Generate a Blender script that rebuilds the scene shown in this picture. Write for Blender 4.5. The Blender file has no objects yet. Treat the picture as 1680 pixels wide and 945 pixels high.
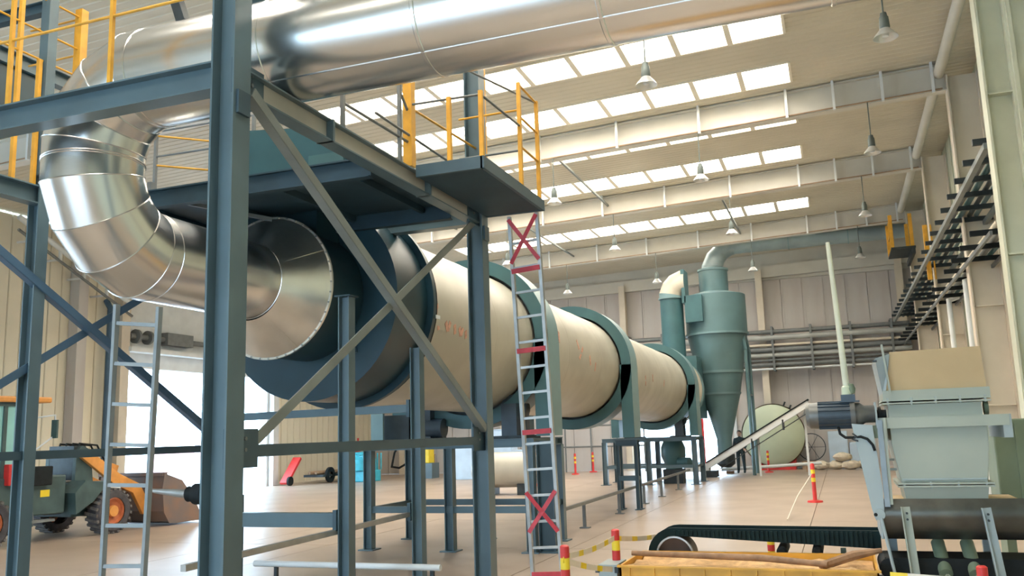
import bpy, math, random
from mathutils import Vector, Matrix
random.seed(7)
sc = bpy.context.scene
COL = sc.collection

# ---------------------------------------------------------------- camera
cam_d = bpy.data.cameras.new('camera'); cam = bpy.data.objects.new('camera', cam_d); COL.objects.link(cam)
cam_d.sensor_width = 36.0; cam_d.lens = 36.0 * 1443.67 / 1680.0; cam_d.clip_end = 400
YAW, PITCH, ROLL = 0.349145, 0.164813, -0.0314599
fw = Vector((-math.sin(YAW) * math.cos(PITCH), math.cos(YAW) * math.cos(PITCH), math.sin(PITCH)))
r0 = Vector((math.cos(YAW), math.sin(YAW), 0)); u0 = r0.cross(fw)
rt = r0 * math.cos(ROLL) + u0 * math.sin(ROLL); up = -r0 * math.sin(ROLL) + u0 * math.cos(ROLL)
cam.matrix_world = Matrix(((rt.x, up.x, -fw.x, 0), (rt.y, up.y, -fw.y, 0), (rt.z, up.z, -fw.z, 1.9), (0, 0, 0, 1)))
sc.camera = cam

# ---------------------------------------------------------------- sky, light, exposure
w = bpy.data.worlds.new('sky'); sc.world = w; w.use_nodes = True
bg = w.node_tree.nodes['Background']; bg.inputs[0].default_value = (0.55, 0.78, 1.0, 1); bg.inputs[1].default_value = 9.0
SKYLIGHT = 11.0
sc.view_settings.view_transform = 'Standard'; sc.view_settings.look = 'None'
sc.view_settings.gamma = 1.0; sc.view_settings.use_curve_mapping = False
sc.view_settings.exposure = 0.42

# ---------------------------------------------------------------- materials
def mat(name, col, rough=0.5, metal=0.0, var=0.12, scale=3.0, bump=0.0, bscale=40.0, stretch=(1, 1, 1), col2=None, spec=0.5, emit=0, alpha=1.0, trans=0.0, rvar=0.0):
    m = bpy.data.materials.new(name); m.use_nodes = True
    nt = m.node_tree; b = nt.nodes['Principled BSDF']
    b.inputs['Roughness'].default_value = rough; b.inputs['Metallic'].default_value = metal
    b.inputs['Specular IOR Level'].default_value = spec
    b.inputs['Transmission Weight'].default_value = trans
    tc = nt.nodes.new('ShaderNodeTexCoord'); mp = nt.nodes.new('ShaderNodeMapping'); mp.inputs['Scale'].default_value = stretch
    nt.links.new(tc.outputs['Object'], mp.inputs['Vector'])
    n = nt.nodes.new('ShaderNodeTexNoise'); n.inputs['Scale'].default_value = scale; n.inputs['Detail'].default_value = 5
    nt.links.new(mp.outputs['Vector'], n.inputs['Vector'])
    mx = nt.nodes.new('ShaderNodeMix'); mx.data_type = 'RGBA'
    c2 = col2 if col2 else tuple(c * (1 - var) for c in col)
    c1 = col if col2 else tuple(min(1, c * (1 + var)) for c in col)
    mx.inputs['A'].default_value = (*c1, 1); mx.inputs['B'].default_value = (*c2, 1)
    rp = nt.nodes.new('ShaderNodeMapRange'); rp.inputs['From Min'].default_value = 0.35; rp.inputs['From Max'].default_value = 0.65
    nt.links.new(n.outputs['Fac'], rp.inputs['Value']); nt.links.new(rp.outputs['Result'], mx.inputs['Factor'])
    nt.links.new(mx.outputs['Result'], b.inputs['Base Color'])
    if rvar:
        r2 = nt.nodes.new('ShaderNodeMapRange'); r2.inputs['To Min'].default_value = max(0.03, rough - rvar); r2.inputs['To Max'].default_value = rough + rvar
        nt.links.new(n.outputs['Fac'], r2.inputs['Value']); nt.links.new(r2.outputs['Result'], b.inputs['Roughness'])
    if bump:
        n2 = nt.nodes.new('ShaderNodeTexNoise'); n2.inputs['Scale'].default_value = bscale
        nt.links.new(mp.outputs['Vector'], n2.inputs['Vector'])
        bp = nt.nodes.new('ShaderNodeBump'); bp.inputs['Strength'].default_value = bump; bp.inputs['Distance'].default_value = 0.02
        nt.links.new(n2.outputs['Fac'], bp.inputs['Height']); nt.links.new(bp.outputs['Normal'], b.inputs['Normal'])
    if emit:
        b.inputs['Emission Color'].default_value = (*col, 1); b.inputs['Emission Strength'].default_value = emit
    return m

STEEL = mat('slate_blue_steel_paint', (0.095, 0.148, 0.175), 0.34, 0.0, 0.10, 2.0)
STEELD = mat('dark_slate_steel_paint', (0.045, 0.085, 0.110), 0.45, 0.0, 0.12, 2.0)
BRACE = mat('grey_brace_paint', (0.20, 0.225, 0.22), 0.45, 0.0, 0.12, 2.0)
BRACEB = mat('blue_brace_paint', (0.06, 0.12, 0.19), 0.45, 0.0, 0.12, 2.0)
HOODM = mat('midnight_blue_paint', (0.010, 0.038, 0.052), 0.36, 0.0, 0.2, 1.5)
DECKM = mat('dark_deck_plate', (0.016, 0.045, 0.065), 0.6, 0.0, 0.2, 2.0)
GALV = mat('bright_galvanised_sheet', (0.74, 0.74, 0.73), 0.24, 1.0, 0.03, 1.2, stretch=(1, 1, 1), rvar=0.02)
GALVC = mat('brushed_cone_sheet', (0.86, 0.82, 0.75), 0.28, 1.0, 0.05, 3.0)
ALU = mat('ladder_aluminium', (0.40, 0.40, 0.385), 0.42, 0.6, 0.1, 6.0)
YEL = mat('yellow_rail_paint', (0.72, 0.36, 0.035), 0.45, 0.0, 0.12, 6.0)
GREYR = mat('grey_rail_paint', (0.16, 0.17, 0.17), 0.5, 0.0, 0.1, 6.0)
TEAL = mat('teal_machine_paint', (0.050, 0.125, 0.138), 0.4, 0.0, 0.12, 1.5)
CYCM = mat('grey_teal_cyclone_paint', (0.105, 0.185, 0.20), 0.4, 0.0, 0.10, 1.0)
TEALL = mat('pale_and_lit_teal_paint', (0.17, 0.27, 0.285), 0.38, 0.0, 0.14, 1.0)  # pale teal parts, also the painted lit side of the tyre guards
SHELL = mat('cream_drum_paint', (0.46, 0.43, 0.355), 0.34, 0.0, 0.10, 1.1, rvar=0.08)
SPRAY = mat('faded_red_spray', (0.60, 0.33, 0.24), 0.6, 0.0, 0.2, 20.0)
ROOFM = mat('cream_roof_sheet', (0.60, 0.545, 0.43), 0.55, 0.0, 0.06, 0.6)
WELL = mat('cream_skylight_trim', (0.80, 0.74, 0.62), 0.6, 0.0, 0.04, 1.0)
RAFT = mat('ivory_rafter_paint', (0.62, 0.59, 0.52), 0.5, 0.0, 0.06, 1.0)
WALLL = mat('cream_wall_cladding', (0.76, 0.70, 0.56), 0.6, 0.0, 0.05, 0.6)
WALLB = mat('stained_pink_grey_cladding', (0.56, 0.53, 0.50), 0.6, 0.0, 0.0, 0.9, stretch=(1.0, 1.0, 0.25), col2=(0.49, 0.43, 0.40))
WALLR = mat('pale_olive_wall_cladding', (0.52, 0.53, 0.40), 0.6, 0.0, 0.06, 0.8)
COLM = mat('pale_olive_column_paint', (0.60, 0.61, 0.48), 0.5, 0.0, 0.08, 1.2)
COLB = mat('ivory_column_paint', (0.66, 0.58, 0.47), 0.5, 0.0, 0.06, 1.2)
WHITE = mat('white_trim_paint', (0.72, 0.74, 0.74), 0.5, 0.0, 0.05, 2.0)
FLOOR = mat('worn_concrete', (0.42, 0.325, 0.25), 0.36, 0.0, 0.0, 0.7, 0.015, 30.0, col2=(0.355, 0.27, 0.205), rvar=0.05, spec=0.85)
JOINT = mat('dark_floor_joint', (0.24, 0.19, 0.15), 0.8)
OUTG = mat('outdoor_paving', (0.66, 0.66, 0.66), 0.8, 0, 0.08, 0.5)
PANE = mat('lit_skylight_pane', (1.0, 0.96, 0.88), 0.5, 0, 0.0, 1.0, emit=SKYLIGHT)
BLACK = mat('black_rubber', (0.010, 0.013, 0.014), 0.7, 0, 0.2, 8.0, spec=0.25)
BLACKG = mat('black_green_belt', (0.007, 0.020, 0.021), 0.75, 0, 0.2, 6.0, spec=0.2)
DARK = mat('dark_iron', (0.035, 0.045, 0.05), 0.45, 0.3, 0.2, 5.0)
MINT = mat('pale_mint_machine_paint', (0.345, 0.38, 0.325), 0.45, 0.0, 0.06, 1.5)
SKYB = mat('pale_blue_machine_paint', (0.33, 0.39, 0.40), 0.45, 0.0, 0.06, 1.5)
PLY = mat('tan_hopper_board', (0.56, 0.41, 0.23), 0.6, 0.0, 0.05, 2.5)
MOTOR = mat('charcoal_motor_paint', (0.045, 0.065, 0.085), 0.38, 0.1, 0.15, 4.0)
MOTORG = mat('worn_motor_end_paint', (0.13, 0.13, 0.12), 0.4, 0.2, 0.25, 4.0)
OLIVE = mat('olive_tank_paint', (0.17, 0.22, 0.15), 0.5, 0, 0.1, 2.0)
TANKG = mat('pale_green_tank_paint', (0.50, 0.56, 0.41), 0.5, 0, 0.05, 1.0)
TROUGH = mat('worn_steel_trough', (0.15, 0.155, 0.145), 0.28, 0.85, 0.25, 3.0)
TRAY = mat('mustard_tray_paint', (0.66, 0.34, 0.035), 0.5, 0, 0.16, 3.0)
SAND = mat('orange_sand', (0.58, 0.36, 0.17), 0.9, 0, 0.2, 9.0, 0.6, 25.0)
WOOD = mat('weathered_wood_pole', (0.28, 0.16, 0.085), 0.7, 0, 0.25, 9.0)
RED = mat('signal_red_paint', (0.62, 0.035, 0.03), 0.45, 0, 0.1, 6.0)
REDT = mat('red_tape', (0.60, 0.05, 0.07), 0.5, 0, 0.12, 12.0)
SYEL = mat('barrier_yellow', (0.85, 0.62, 0.03), 0.45, 0, 0.06, 6.0)
ORANGE = mat('safety_orange', (0.80, 0.17, 0.04), 0.5, 0, 0.08, 6.0)
LORANGE = mat('loader_orange_paint', (0.70, 0.30, 0.07), 0.45, 0, 0.15, 3.0)
LGREEN = mat('loader_slate_green_paint', (0.055, 0.095, 0.095), 0.5, 0, 0.2, 3.0)
BUCKET = mat('rusty_bucket_steel', (0.17, 0.145, 0.14), 0.55, 0.3, 0.0, 2.0, col2=(0.25, 0.155, 0.11))
TYRE = mat('tyre_rubber', (0.06, 0.055, 0.06), 0.8, 0, 0.3, 6.0)
CABG = mat('cab_glass', (0.30, 0.60, 0.58), 0.08, 0, 0.05, 2.0, spec=0.8)
TAPE = mat('pale_barrier_tape', (0.78, 0.70, 0.60), 0.5, 0, 0.05, 4.0)
LAMPG = mat('lamp_spun_aluminium', (0.66, 0.67, 0.66), 0.3, 0.6, 0.05, 5.0)
LAMPD = mat('lamp_dark_housing', (0.10, 0.12, 0.11), 0.5, 0.2, 0.1, 5.0)
CYAN = mat('turquoise_plastic', (0.05, 0.42, 0.55), 0.45, 0, 0.12, 5.0)
PALEB = mat('pale_blue_sheet', (0.50, 0.62, 0.74), 0.5, 0, 0.08, 2.0)
BROWN = mat('brown_board', (0.36, 0.24, 0.15), 0.7, 0, 0.15, 4.0)
SACK = mat('pale_sackcloth', (0.62, 0.54, 0.42), 0.85, 0, 0.15, 6.0)
SKIN = mat('skin', (0.52, 0.33, 0.25), 0.55, 0, 0.05, 8.0)
CLOTH = mat('dark_work_clothes', (0.025, 0.045, 0.055), 0.85, 0, 0.2, 12.0)
HAIR = mat('black_hair', (0.012, 0.011, 0.010), 0.6)
BARK = mat('pale_bark', (0.30, 0.34, 0.42), 0.85, 0, 0.15, 6.0)
OUTRED = mat('outdoor_red_cladding', (0.50, 0.28, 0.26), 0.7, 0, 0.1, 2.0)

# ---------------------------------------------------------------- mesh builder
class MB:
    def __init__(s): s.v = []; s.f = []; s.sm = []
    def add(s, vs, fs, smooth=False):
        o = len(s.v); s.v += [tuple(v) for v in vs]
        for f in fs: s.f.append(tuple(i + o for i in f)); s.sm.append(smooth)
        return s
    def box(s, x0, x1, y0, y1, z0, z1):
        return s.add([(x0,y0,z0),(x1,y0,z0),(x1,y1,z0),(x0,y1,z0),(x0,y0,z1),(x1,y0,z1),(x1,y1,z1),(x0,y1,z1)],
                     [(0,3,2,1),(4,5,6,7),(0,1,5,4),(1,2,6,5),(2,3,7,6),(3,0,4,7)])
    def bar(s, a, b, wd, ht, upv=(0, 0, 1)):
        a = Vector(a); b = Vector(b); d = (b - a).normalized(); u = Vector(upv)
        if abs(d.dot(u)) > 0.98: u = Vector((0, 1, 0))
        r = d.cross(u).normalized(); u = r.cross(d)
        r *= wd / 2; u *= ht / 2
        vs = [a - r - u, a + r - u, a + r + u, a - r + u, b - r - u, b + r - u, b + r + u, b - r + u]
        return s.add(vs, [(0,1,2,3),(7,6,5,4),(0,4,5,1),(1,5,6,2),(2,6,7,3),(3,7,4,0)])
    def hbeam(s, a, b, h, wd, t=0.012, upv=(0, 0, 1)):
        a = Vector(a); b = Vector(b); d = (b - a).normalized(); u = Vector(upv)
        if abs(d.dot(u)) > 0.98: u = Vector((0, 1, 0))
        r = d.cross(u).normalized(); u = r.cross(d)
        o = u * (h / 2 - t / 2)
        s.bar(a + o, b + o, wd, t, u); s.bar(a - o, b - o, wd, t, u); s.bar(a, b, t * 0.8, h - 2 * t, u); return s
    def angle(s, a, b, wd, t=0.01, upv=(0, 0, 1)):
        a = Vector(a); b = Vector(b); d = (b - a).normalized(); u = Vector(upv)
        if abs(d.dot(u)) > 0.98: u = Vector((0, 1, 0))
        r = d.cross(u).normalized(); u = r.cross(d)
        s.bar(a + u * wd / 2, b + u * wd / 2, wd, t, u); s.bar(a + r * wd / 2, b + r * wd / 2, t, wd, u); return s
    def tube(s, pts, r, n=10, cap=True, smooth=True):
        P = [Vector(p) for p in pts]; rs = r if isinstance(r, (list, tuple)) else [r] * len(P)
        rings = []; uprev = None
        for i, p in enumerate(P):
            d = ((P[i + 1] - p).normalized() if i < len(P) - 1 else Vector()) + ((p - P[i - 1]).normalized() if i else Vector())
            d = d.normalized()
            if uprev is None:
                u = Vector((0, 0, 1)) if abs(d.z) < 0.95 else Vector((0, 1, 0))
            else: u = uprev
            x = d.cross(u).normalized(); u = x.cross(d).normalized(); uprev = u
            k = 1.0
            if 0 < i < len(P) - 1:
                c = (P[i + 1] - p).normalized().dot((p - P[i - 1]).normalized()); k = 1 / max(0.5, math.sqrt((1 + c) / 2))
                ax = ((P[i + 1] - p).normalized() - (p - P[i - 1]).normalized())
                ax = ax.normalized() if ax.length > 1e-5 else None
            else: ax = None
            ring = []
            for j in range(n):
                a = 2 * math.pi * j / n; o = (x * math.cos(a) + u * math.sin(a)) * rs[i]
                if ax is not None: o += ax * (o.dot(ax)) * (k - 1)
                ring.append(p + o)
            rings.append(ring)
        vs = [v for g in rings for v in g]; fs = []
        for i in range(len(P) - 1):
            for j in range(n): fs.append((i*n+j, i*n+(j+1) % n, (i+1)*n+(j+1) % n, (i+1)*n+j))
        s.add(vs, fs, smooth)
        if cap:
            s.add(rings[0], [tuple(range(n))[::-1]]); s.add(rings[-1], [tuple(range(n))])
        return s
    def lathe(s, prof, c, axis='z', n=32, smooth=True, a0=0.0, a1=2 * math.pi):
        full = abs(a1 - a0 - 2 * math.pi) < 1e-6; m = n if full else n + 1
        def P(r, h, a):
            ca, sa = r * math.cos(a), r * math.sin(a)
            if axis == 'z': return (c[0] + ca, c[1] + sa, c[2] + h)
            if axis == 'y': return (c[0] + ca, c[1] + h, c[2] + sa)
            return (c[0] + h, c[1] + ca, c[2] + sa)
        for k in range(len(prof) - 1):
            (r1, h1), (r2, h2) = prof[k], prof[k + 1]
            vs = [P(r1, h1, a0 + (a1 - a0) * j / n) for j in range(m)] + [P(r2, h2, a0 + (a1 - a0) * j / n) for j in range(m)]
            fs = []
            for j in range(n):
                j2 = (j + 1) % m
                fs.append((j, j2, m + j2, m + j))
            s.add(vs, fs, smooth)
        return s
    def prism(s, poly, d, axis='y'):
        n = len(poly); d0, d1 = d
        def P(a, b, h): return (a, h, b) if axis == 'y' else ((h, a, b) if axis == 'x' else (a, b, h))
        vs = [P(a, b, d0) for a, b in poly] + [P(a, b, d1) for a, b in poly]
        fs = [tuple(range(n)), tuple(range(2 * n - 1, n - 1, -1))] + [(i, i + n, (i + 1) % n + n, (i + 1) % n) for i in range(n)]
        return s.add(vs, fs)

ORIGIN = {}
def obj(name, mb, m, parent=None, local=False, bevel=0.0):
    me = bpy.data.meshes.new(name)
    off = ORIGIN.get(parent.name, (0, 0, 0)) if (parent and not local) else (0, 0, 0)
    me.from_pydata([(v[0] - off[0], v[1] - off[1], v[2] - off[2]) for v in mb.v], [], mb.f)
    for p, f in zip(me.polygons, mb.sm): p.use_smooth = f
    import bmesh
    bm = bmesh.new(); bm.from_mesh(me); bmesh.ops.remove_doubles(bm, verts=bm.verts, dist=1e-5) if any(mb.sm) and not bevel else None
    bmesh.ops.recalc_face_normals(bm, faces=bm.faces); bm.to_mesh(me); bm.free()
    if any(mb.sm): me.set_sharp_from_angle(angle=math.radians(38))
    me.materials.append(m)
    o = bpy.data.objects.new(name, me); COL.objects.link(o)
    if parent: o.parent = parent; ORIGIN[o.name] = off
    if bevel:
        b = o.modifiers.new('bevel', 'BEVEL'); b.width = bevel; b.segments = 2; b.limit_method = 'ANGLE'
    return o
def tag(o, label=None, cat=None, group=None, kind=None):
    if label: o['label'] = label
    if cat: o['category'] = cat
    if group: o['group'] = group
    if kind: o['kind'] = kind
    return o
def thing(name, label, cat, loc=(0, 0, 0), group=None, rz=0.0):
    o = bpy.data.objects.new(name, None); COL.objects.link(o); o.location = loc; o.rotation_euler = (0, 0, rz)
    o.empty_display_size = 0.2; ORIGIN[o.name] = loc
    return tag(o, label, cat, group)
def single(name, mb, m, label, cat, group=None, bevel=0.0): return tag(obj(name, mb, m, None, bevel=bevel), label, cat, group)
def struct(name, mb, m, parent=None):
    o = obj(name, mb, m, parent)
    if not parent: o['kind'] = 'structure'
    return o
def copy_tree(o, parent=None):
    c = o.copy(); COL.objects.link(c); c.parent = parent
    for ch in list(o.children): copy_tree(ch, c)
    return c
def inst(src, loc, parent=None, rz=0.0, name=None):      # a copy sharing the mesh
    c = src.copy(); COL.objects.link(c); c.parent = parent; c.location = loc; c.rotation_euler = (0, 0, rz); return c

# ================================================================ SETTING
XL, XR, YF, YB = -24.0, 3.7, -10.0, 43.0
def zr(x): return 10.25 - 0.035 * (3 - x)
YR = [-5.0, 1.8, 8.6, 15.35, 22.1, 28.9, 36.3]

# floor: base with individually laid concrete bays
fl = struct('floor', MB().box(XL - 0.3, XR + 0.4, YF - 0.2, YB + 0.3, -0.30, -0.02), JOINT)
fx = [-24.0, -20.2, -15.6, -11.0, -9.0, -4.4, -0.72, 3.7]
fy = [YF + 0.0, -8.5, -3.9, 0.7, 5.3, 9.9, 14.5, 19.1, 23.7, 28.3, 32.9, 37.5, 43.0]
for i in range(len(fx) - 1):
    for j in range(len(fy) - 1):
        obj('slab', MB().box(fx[i] + .007, fx[i+1] - .007, fy[j] + .007, fy[j+1] - .007, -0.15, random.uniform(-0.0015, 0.0)), FLOOR, fl)
struct('ground', MB().box(-140, XL - 0.3, -60, 120, -0.35, -0.05).box(XL - 0.3, 40, YB + 0.3, 120, -0.35, -0.05).box(XL - 0.3, 40, -70, YF - 0.2, -0.35, -0.05), OUTG)

# ceiling: corrugated roof sheets in bands between the skylight strips
strips = [(-2.8, -1.6), (3.6, 4.8), (6.2, 7.4), (10.6, 11.7), (13.3, 14.5), (17.45, 18.55), (20.2, 21.4), (23.3, 24.5), (26.65, 27.95), (29.7, 30.75), (33.1, 34.6), (37.3, 38.4)]
SX1 = -0.42
def sx0(a): return -8.0 if a < 16 else (-11.7 if a < 22 else -14.6)
def sheet(x0, x1, y0, y1):
    n = max(1, round((y1 - y0) / 0.22)); pitch = (y1 - y0) / n; pr = []
    for i in range(n):
        y = y0 + i * pitch; pr += [(y, 0), (y + pitch * .62, 0), (y + pitch * .70, .014), (y + pitch * .92, .014)]
    pr.append((y1, 0)); vs = []
    for x in (x0, x1): vs += [(x, y, zr(x) + h) for y, h in pr]
    k = len(pr); return MB().add(vs, [(i, i + 1, k + i + 1, k + i) for i in range(k - 1)])
ce = struct('ceiling', sheet(XL, XR + .2, YF, strips[0][0]), ROOFM)
for i, (a, b) in enumerate(strips):
    SX0 = sx0(a); nb = strips[i + 1][0] if i + 1 < len(strips) else YB + .2
    obj('roof_sheet', sheet(XL, XR + .2, b, nb), ROOFM, ce)
    obj('roof_sheet', sheet(XL, SX0, a, b), ROOFM, ce); obj('roof_sheet', sheet(SX1, XR + .2, a, b), ROOFM, ce)
# skylight strips, each with frame, twelve panes and muntins
for i, (a, b) in enumerate(strips):
    SX0 = sx0(a); NP = round((SX1 - SX0) / 1.18)
    t = thing('window_%d' % (i + 1), None, None, (0, a, 0)); t['kind'] = 'structure'
    D = 0.26
    m = MB()
    for y in (a - .02, b + .02):
        vs = []
        for x in (SX0, SX1):
            for yy in (y - .03, y + .03):
                for h in (-.02, D + .03): vs.append((x, yy, zr(x) + h))
        m.add(vs, [(0,1,3,2),(4,6,7,5),(0,2,6,4),(1,5,7,3),(0,4,5,1),(2,3,7,6)])
    for x in (SX0, SX1): m.box(x - .03, x + .03, a, b, zr(x) - .02, zr(x) + D + .03)
    obj('window_frame', m, WELL, t)
    wdt = (SX1 - SX0) / NP
    for k in range(NP):
        x0, x1 = SX0 + k * wdt, SX0 + (k + 1) * wdt
        vs = [(x, y, zr(x) + D + h) for h in (0, .02) for y in (a, b) for x in (x0 + .02, x1 - .02)]
        obj('pane', MB().add(vs, [(0,1,3,2),(4,6,7,5),(0,4,5,1),(2,3,7,6),(0,2,6,4),(1,5,7,3)]), PANE, t)
        if k:
            obj('muntin', MB().box(x0 - .045, x0 + .045, a, b, zr(x0) + 0.03, zr(x0) + D - .005).box(x0 - .06, x0 + .06, a, b, zr(x0) - .02, zr(x0) + .03), WELL, t)

# left wall: rolling door opening, cladding panels one by one
DY0, DY1, DZ = 24.75, 33.3, 4.72
wl = struct('wall_left', MB().box(XL - .25, XL - .07, YF, -4.0, 0, 9.6).box(XL - .25, XL - .07, -4.0, 11.0, 6.4, 9.6).box(XL - .25, XL - .07, 11.0, DY0, 0, 9.6).box(XL - .25, XL - .07, DY1, YB, 0, 9.6).box(XL - .25, XL - .07, DY0, DY1, DZ, 9.6), WALLL)
y = 11.0; pm = None
def panel_x(x, y0, y1, z0, z1, par, m): return obj('panel', MB().box(x - .07, x, y0 + .012, y1 - .012, z0, z1).box(x, x + .012, y0 + .03, y0 + .10, z0, z1), m, par)
pm = None
while y < 42.9:
    if not (DY0 - .01 < y + .25 < DY1):
        if pm is None: pm = panel_x(0, 0, .5, 0, 9.25, wl, WALLL); pm.location = (XL, y, 0)
        else: inst(pm, (XL, y, 0), wl)
    y += 0.5
obj('panel', MB().box(XL - .07, XL, YF, -4.0, 0, 9.25), WALLL, wl); obj('panel', MB().box(XL - .07, XL, -4.0, 11.0, 6.4, 9.25), WALLL, wl)
for z0, z1 in ((6.45, 7.3), (7.3, 8.2), (8.2, 9.2)):
    obj('panel', MB().box(XL - .07, XL + .02, DY0, DY1, z0 + .012, z1 - .012), WHITE, wl)
for yy, m_ in ((22.55, WALLB), (24.5, COLB), (33.55, WHITE)):
    struct('column', MB().box(XL + .02, XL + .42, yy - .2, yy + .2, 0, 9.1), m_)
single('downpipe', MB().tube([(XL + .30, 23.85, 0.0), (XL + .30, 23.85, 6.7), (XL + .10, 23.85, 7.0)], .10, 12), BRACEB, 'dark blue downpipe on the cream wall beside the open roller door', 'pipe')
dr = thing('door_1', None, None, (XL, DY0, 0)); dr['kind'] = 'structure'
obj('shutter_curtain', MB().box(XL - .02, XL + .06, DY0, DY1, DZ, 5.25), WHITE, dr)
obj('door_frame', MB().box(XL - .1, XL + .16, DY0 - .02, DY0 + .10, 0, DZ + .5).box(XL - .1, XL + .16, DY1 - .1, DY1 + .02, 0, DZ + .5), WHITE, dr)
obj('shutter_housing', MB().box(XL + .02, XL + .55, DY0 - .1, DY1 + .1, 5.25, 5.42).box(XL + .02, XL + .12, DY0 - .1, DY1 + .1, 5.42, 6.45), WHITE, dr)
dm = obj('drive_shaft', MB().tube([(XL + .34, DY0, 5.82), (XL + .34, DY1, 5.82)], .10, 12), GREYR, dr)
obj('drive_motor', MB().box(XL + .15, XL + .55, DY0 + 1.7, DY0 + 3.1, 5.62, 6.08), GREYR, dm)
for q in (0.3, .9):
    obj('pulley', MB().lathe([(.0, -.05), (.26, -.05), (.26, .05), (0, .05)], (XL + .34, DY0 + q, 5.82), 'y', 16), GREYR, dm)
for q in (4.6, 7.0): obj('bracket', MB().box(XL + .12, XL + .5, DY0 + q, DY0 + q + .9, 5.68, 6.02), GREYR, dm)
pr_ = thing('sloping_pipe_run', 'white sloping pipe run on short posts along the upper cream wall', 'pipe', (XL, 21, 8))
obj('pipe', MB().tube([(XL + .75, 19.6, 9.0), (XL + .75, 24.4, 6.85)], .09, 10), WHITE, pr_)
obj('pipe', MB().tube([(XL + .75, 19.6, 8.6), (XL + .75, 24.4, 6.45)], .05, 8), GREYR, pr_)
for q in range(5):
    yy = 20.2 + q; obj('post', MB().box(XL + .03, XL + .75, yy - .03, yy + .03, 8.70 - (yy - 20.2) * .448 - .35, 8.70 - (yy - 20.2) * .448 - .29).box(XL + .71, XL + .79, yy - .04, yy + .04, 8.70 - (yy - 20.2) * .448 - .35, 8.72 - (yy - 20.2) * .448), WHITE, pr_)

# back wall
EX0, EX1, EZ = -9.6, -4.7, 3.1
wb = struct('wall_back', MB().box(XL, EX0, YB + .07, YB + .25, 0, 10.4).box(EX1, XR + .3, YB + .07, YB + .25, 0, 10.4).box(EX0, EX1, YB + .07, YB + .25, EZ, 10.4), WALLB)
def panel_y(par, m, wd, z0, z1, sgn=1): return MB().box(.012, wd - .012, 0, .07, z0, z1).box(.03, .09, -.02, 0, z0, z1)
lo = up_ = None; pwid = 0.95; x = XL
while x < XR - .2:
    inside = EX0 - .4 < x < EX1 - .4
    if not inside:
        if lo is None: lo = obj('panel', panel_y(wb, WALLB, pwid, 0, 4.55), WALLB, wb); lo.location = (x, YB, 0)
        else: inst(lo, (x, YB, 0), wb)
    else: obj('panel', panel_y(wb, WALLB, pwid, EZ, 4.55), WALLB, wb).location = (x, YB, 0)
    if up_ is None: up_ = obj('panel', panel_y(wb, WALLB, pwid, 4.6, 8.75), WALLB, wb); up_.location = (x, YB, 0)
    else: inst(up_, (x, YB, 0), wb)
    x += pwid
m = MB()
vs = [(x, yy, z) for x, dz in ((XL, 0), (XR, 0)) for yy in (YB - .25, YB) for z in ((8.45, 9.0) if x == XL else (9.0, 9.55))]
struct('trim_1', MB().add(vs, [(0,1,3,2),(4,6,7,5),(0,2,6,4),(1,5,7,3),(0,4,5,1),(2,3,7,6)]), RAFT)
obj('panel', MB().box(XL, XR, YB, YB + .07, 8.77, 10.3), RAFT, wb)
for xx in (-22, -16.2, -9.7, -3.1, 3.0):
    struct('column', MB().hbeam((xx, YB - .3, 0), (xx, YB - .3, zr(xx) - .8), .40, .30, .03, (0, 1, 0)), COLB)
d2 = thing('door_2', None, None, (EX0, YB, 0)); d2['kind'] = 'structure'
obj('door_frame', MB().box(EX0 - .1, EX0 + .05, YB - .1, YB + .25, 0, EZ + .1).box(EX1 - .05, EX1 + .1, YB - .1, YB + .25, 0, EZ + .1).box(EX0, EX1, YB - .1, YB + .25, EZ, EZ + .12), WHITE, d2)
obj('door_bar', MB().box(-6.35, -6.15, YB - .02, YB + .05, 0, EZ), RED, d2)

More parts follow.
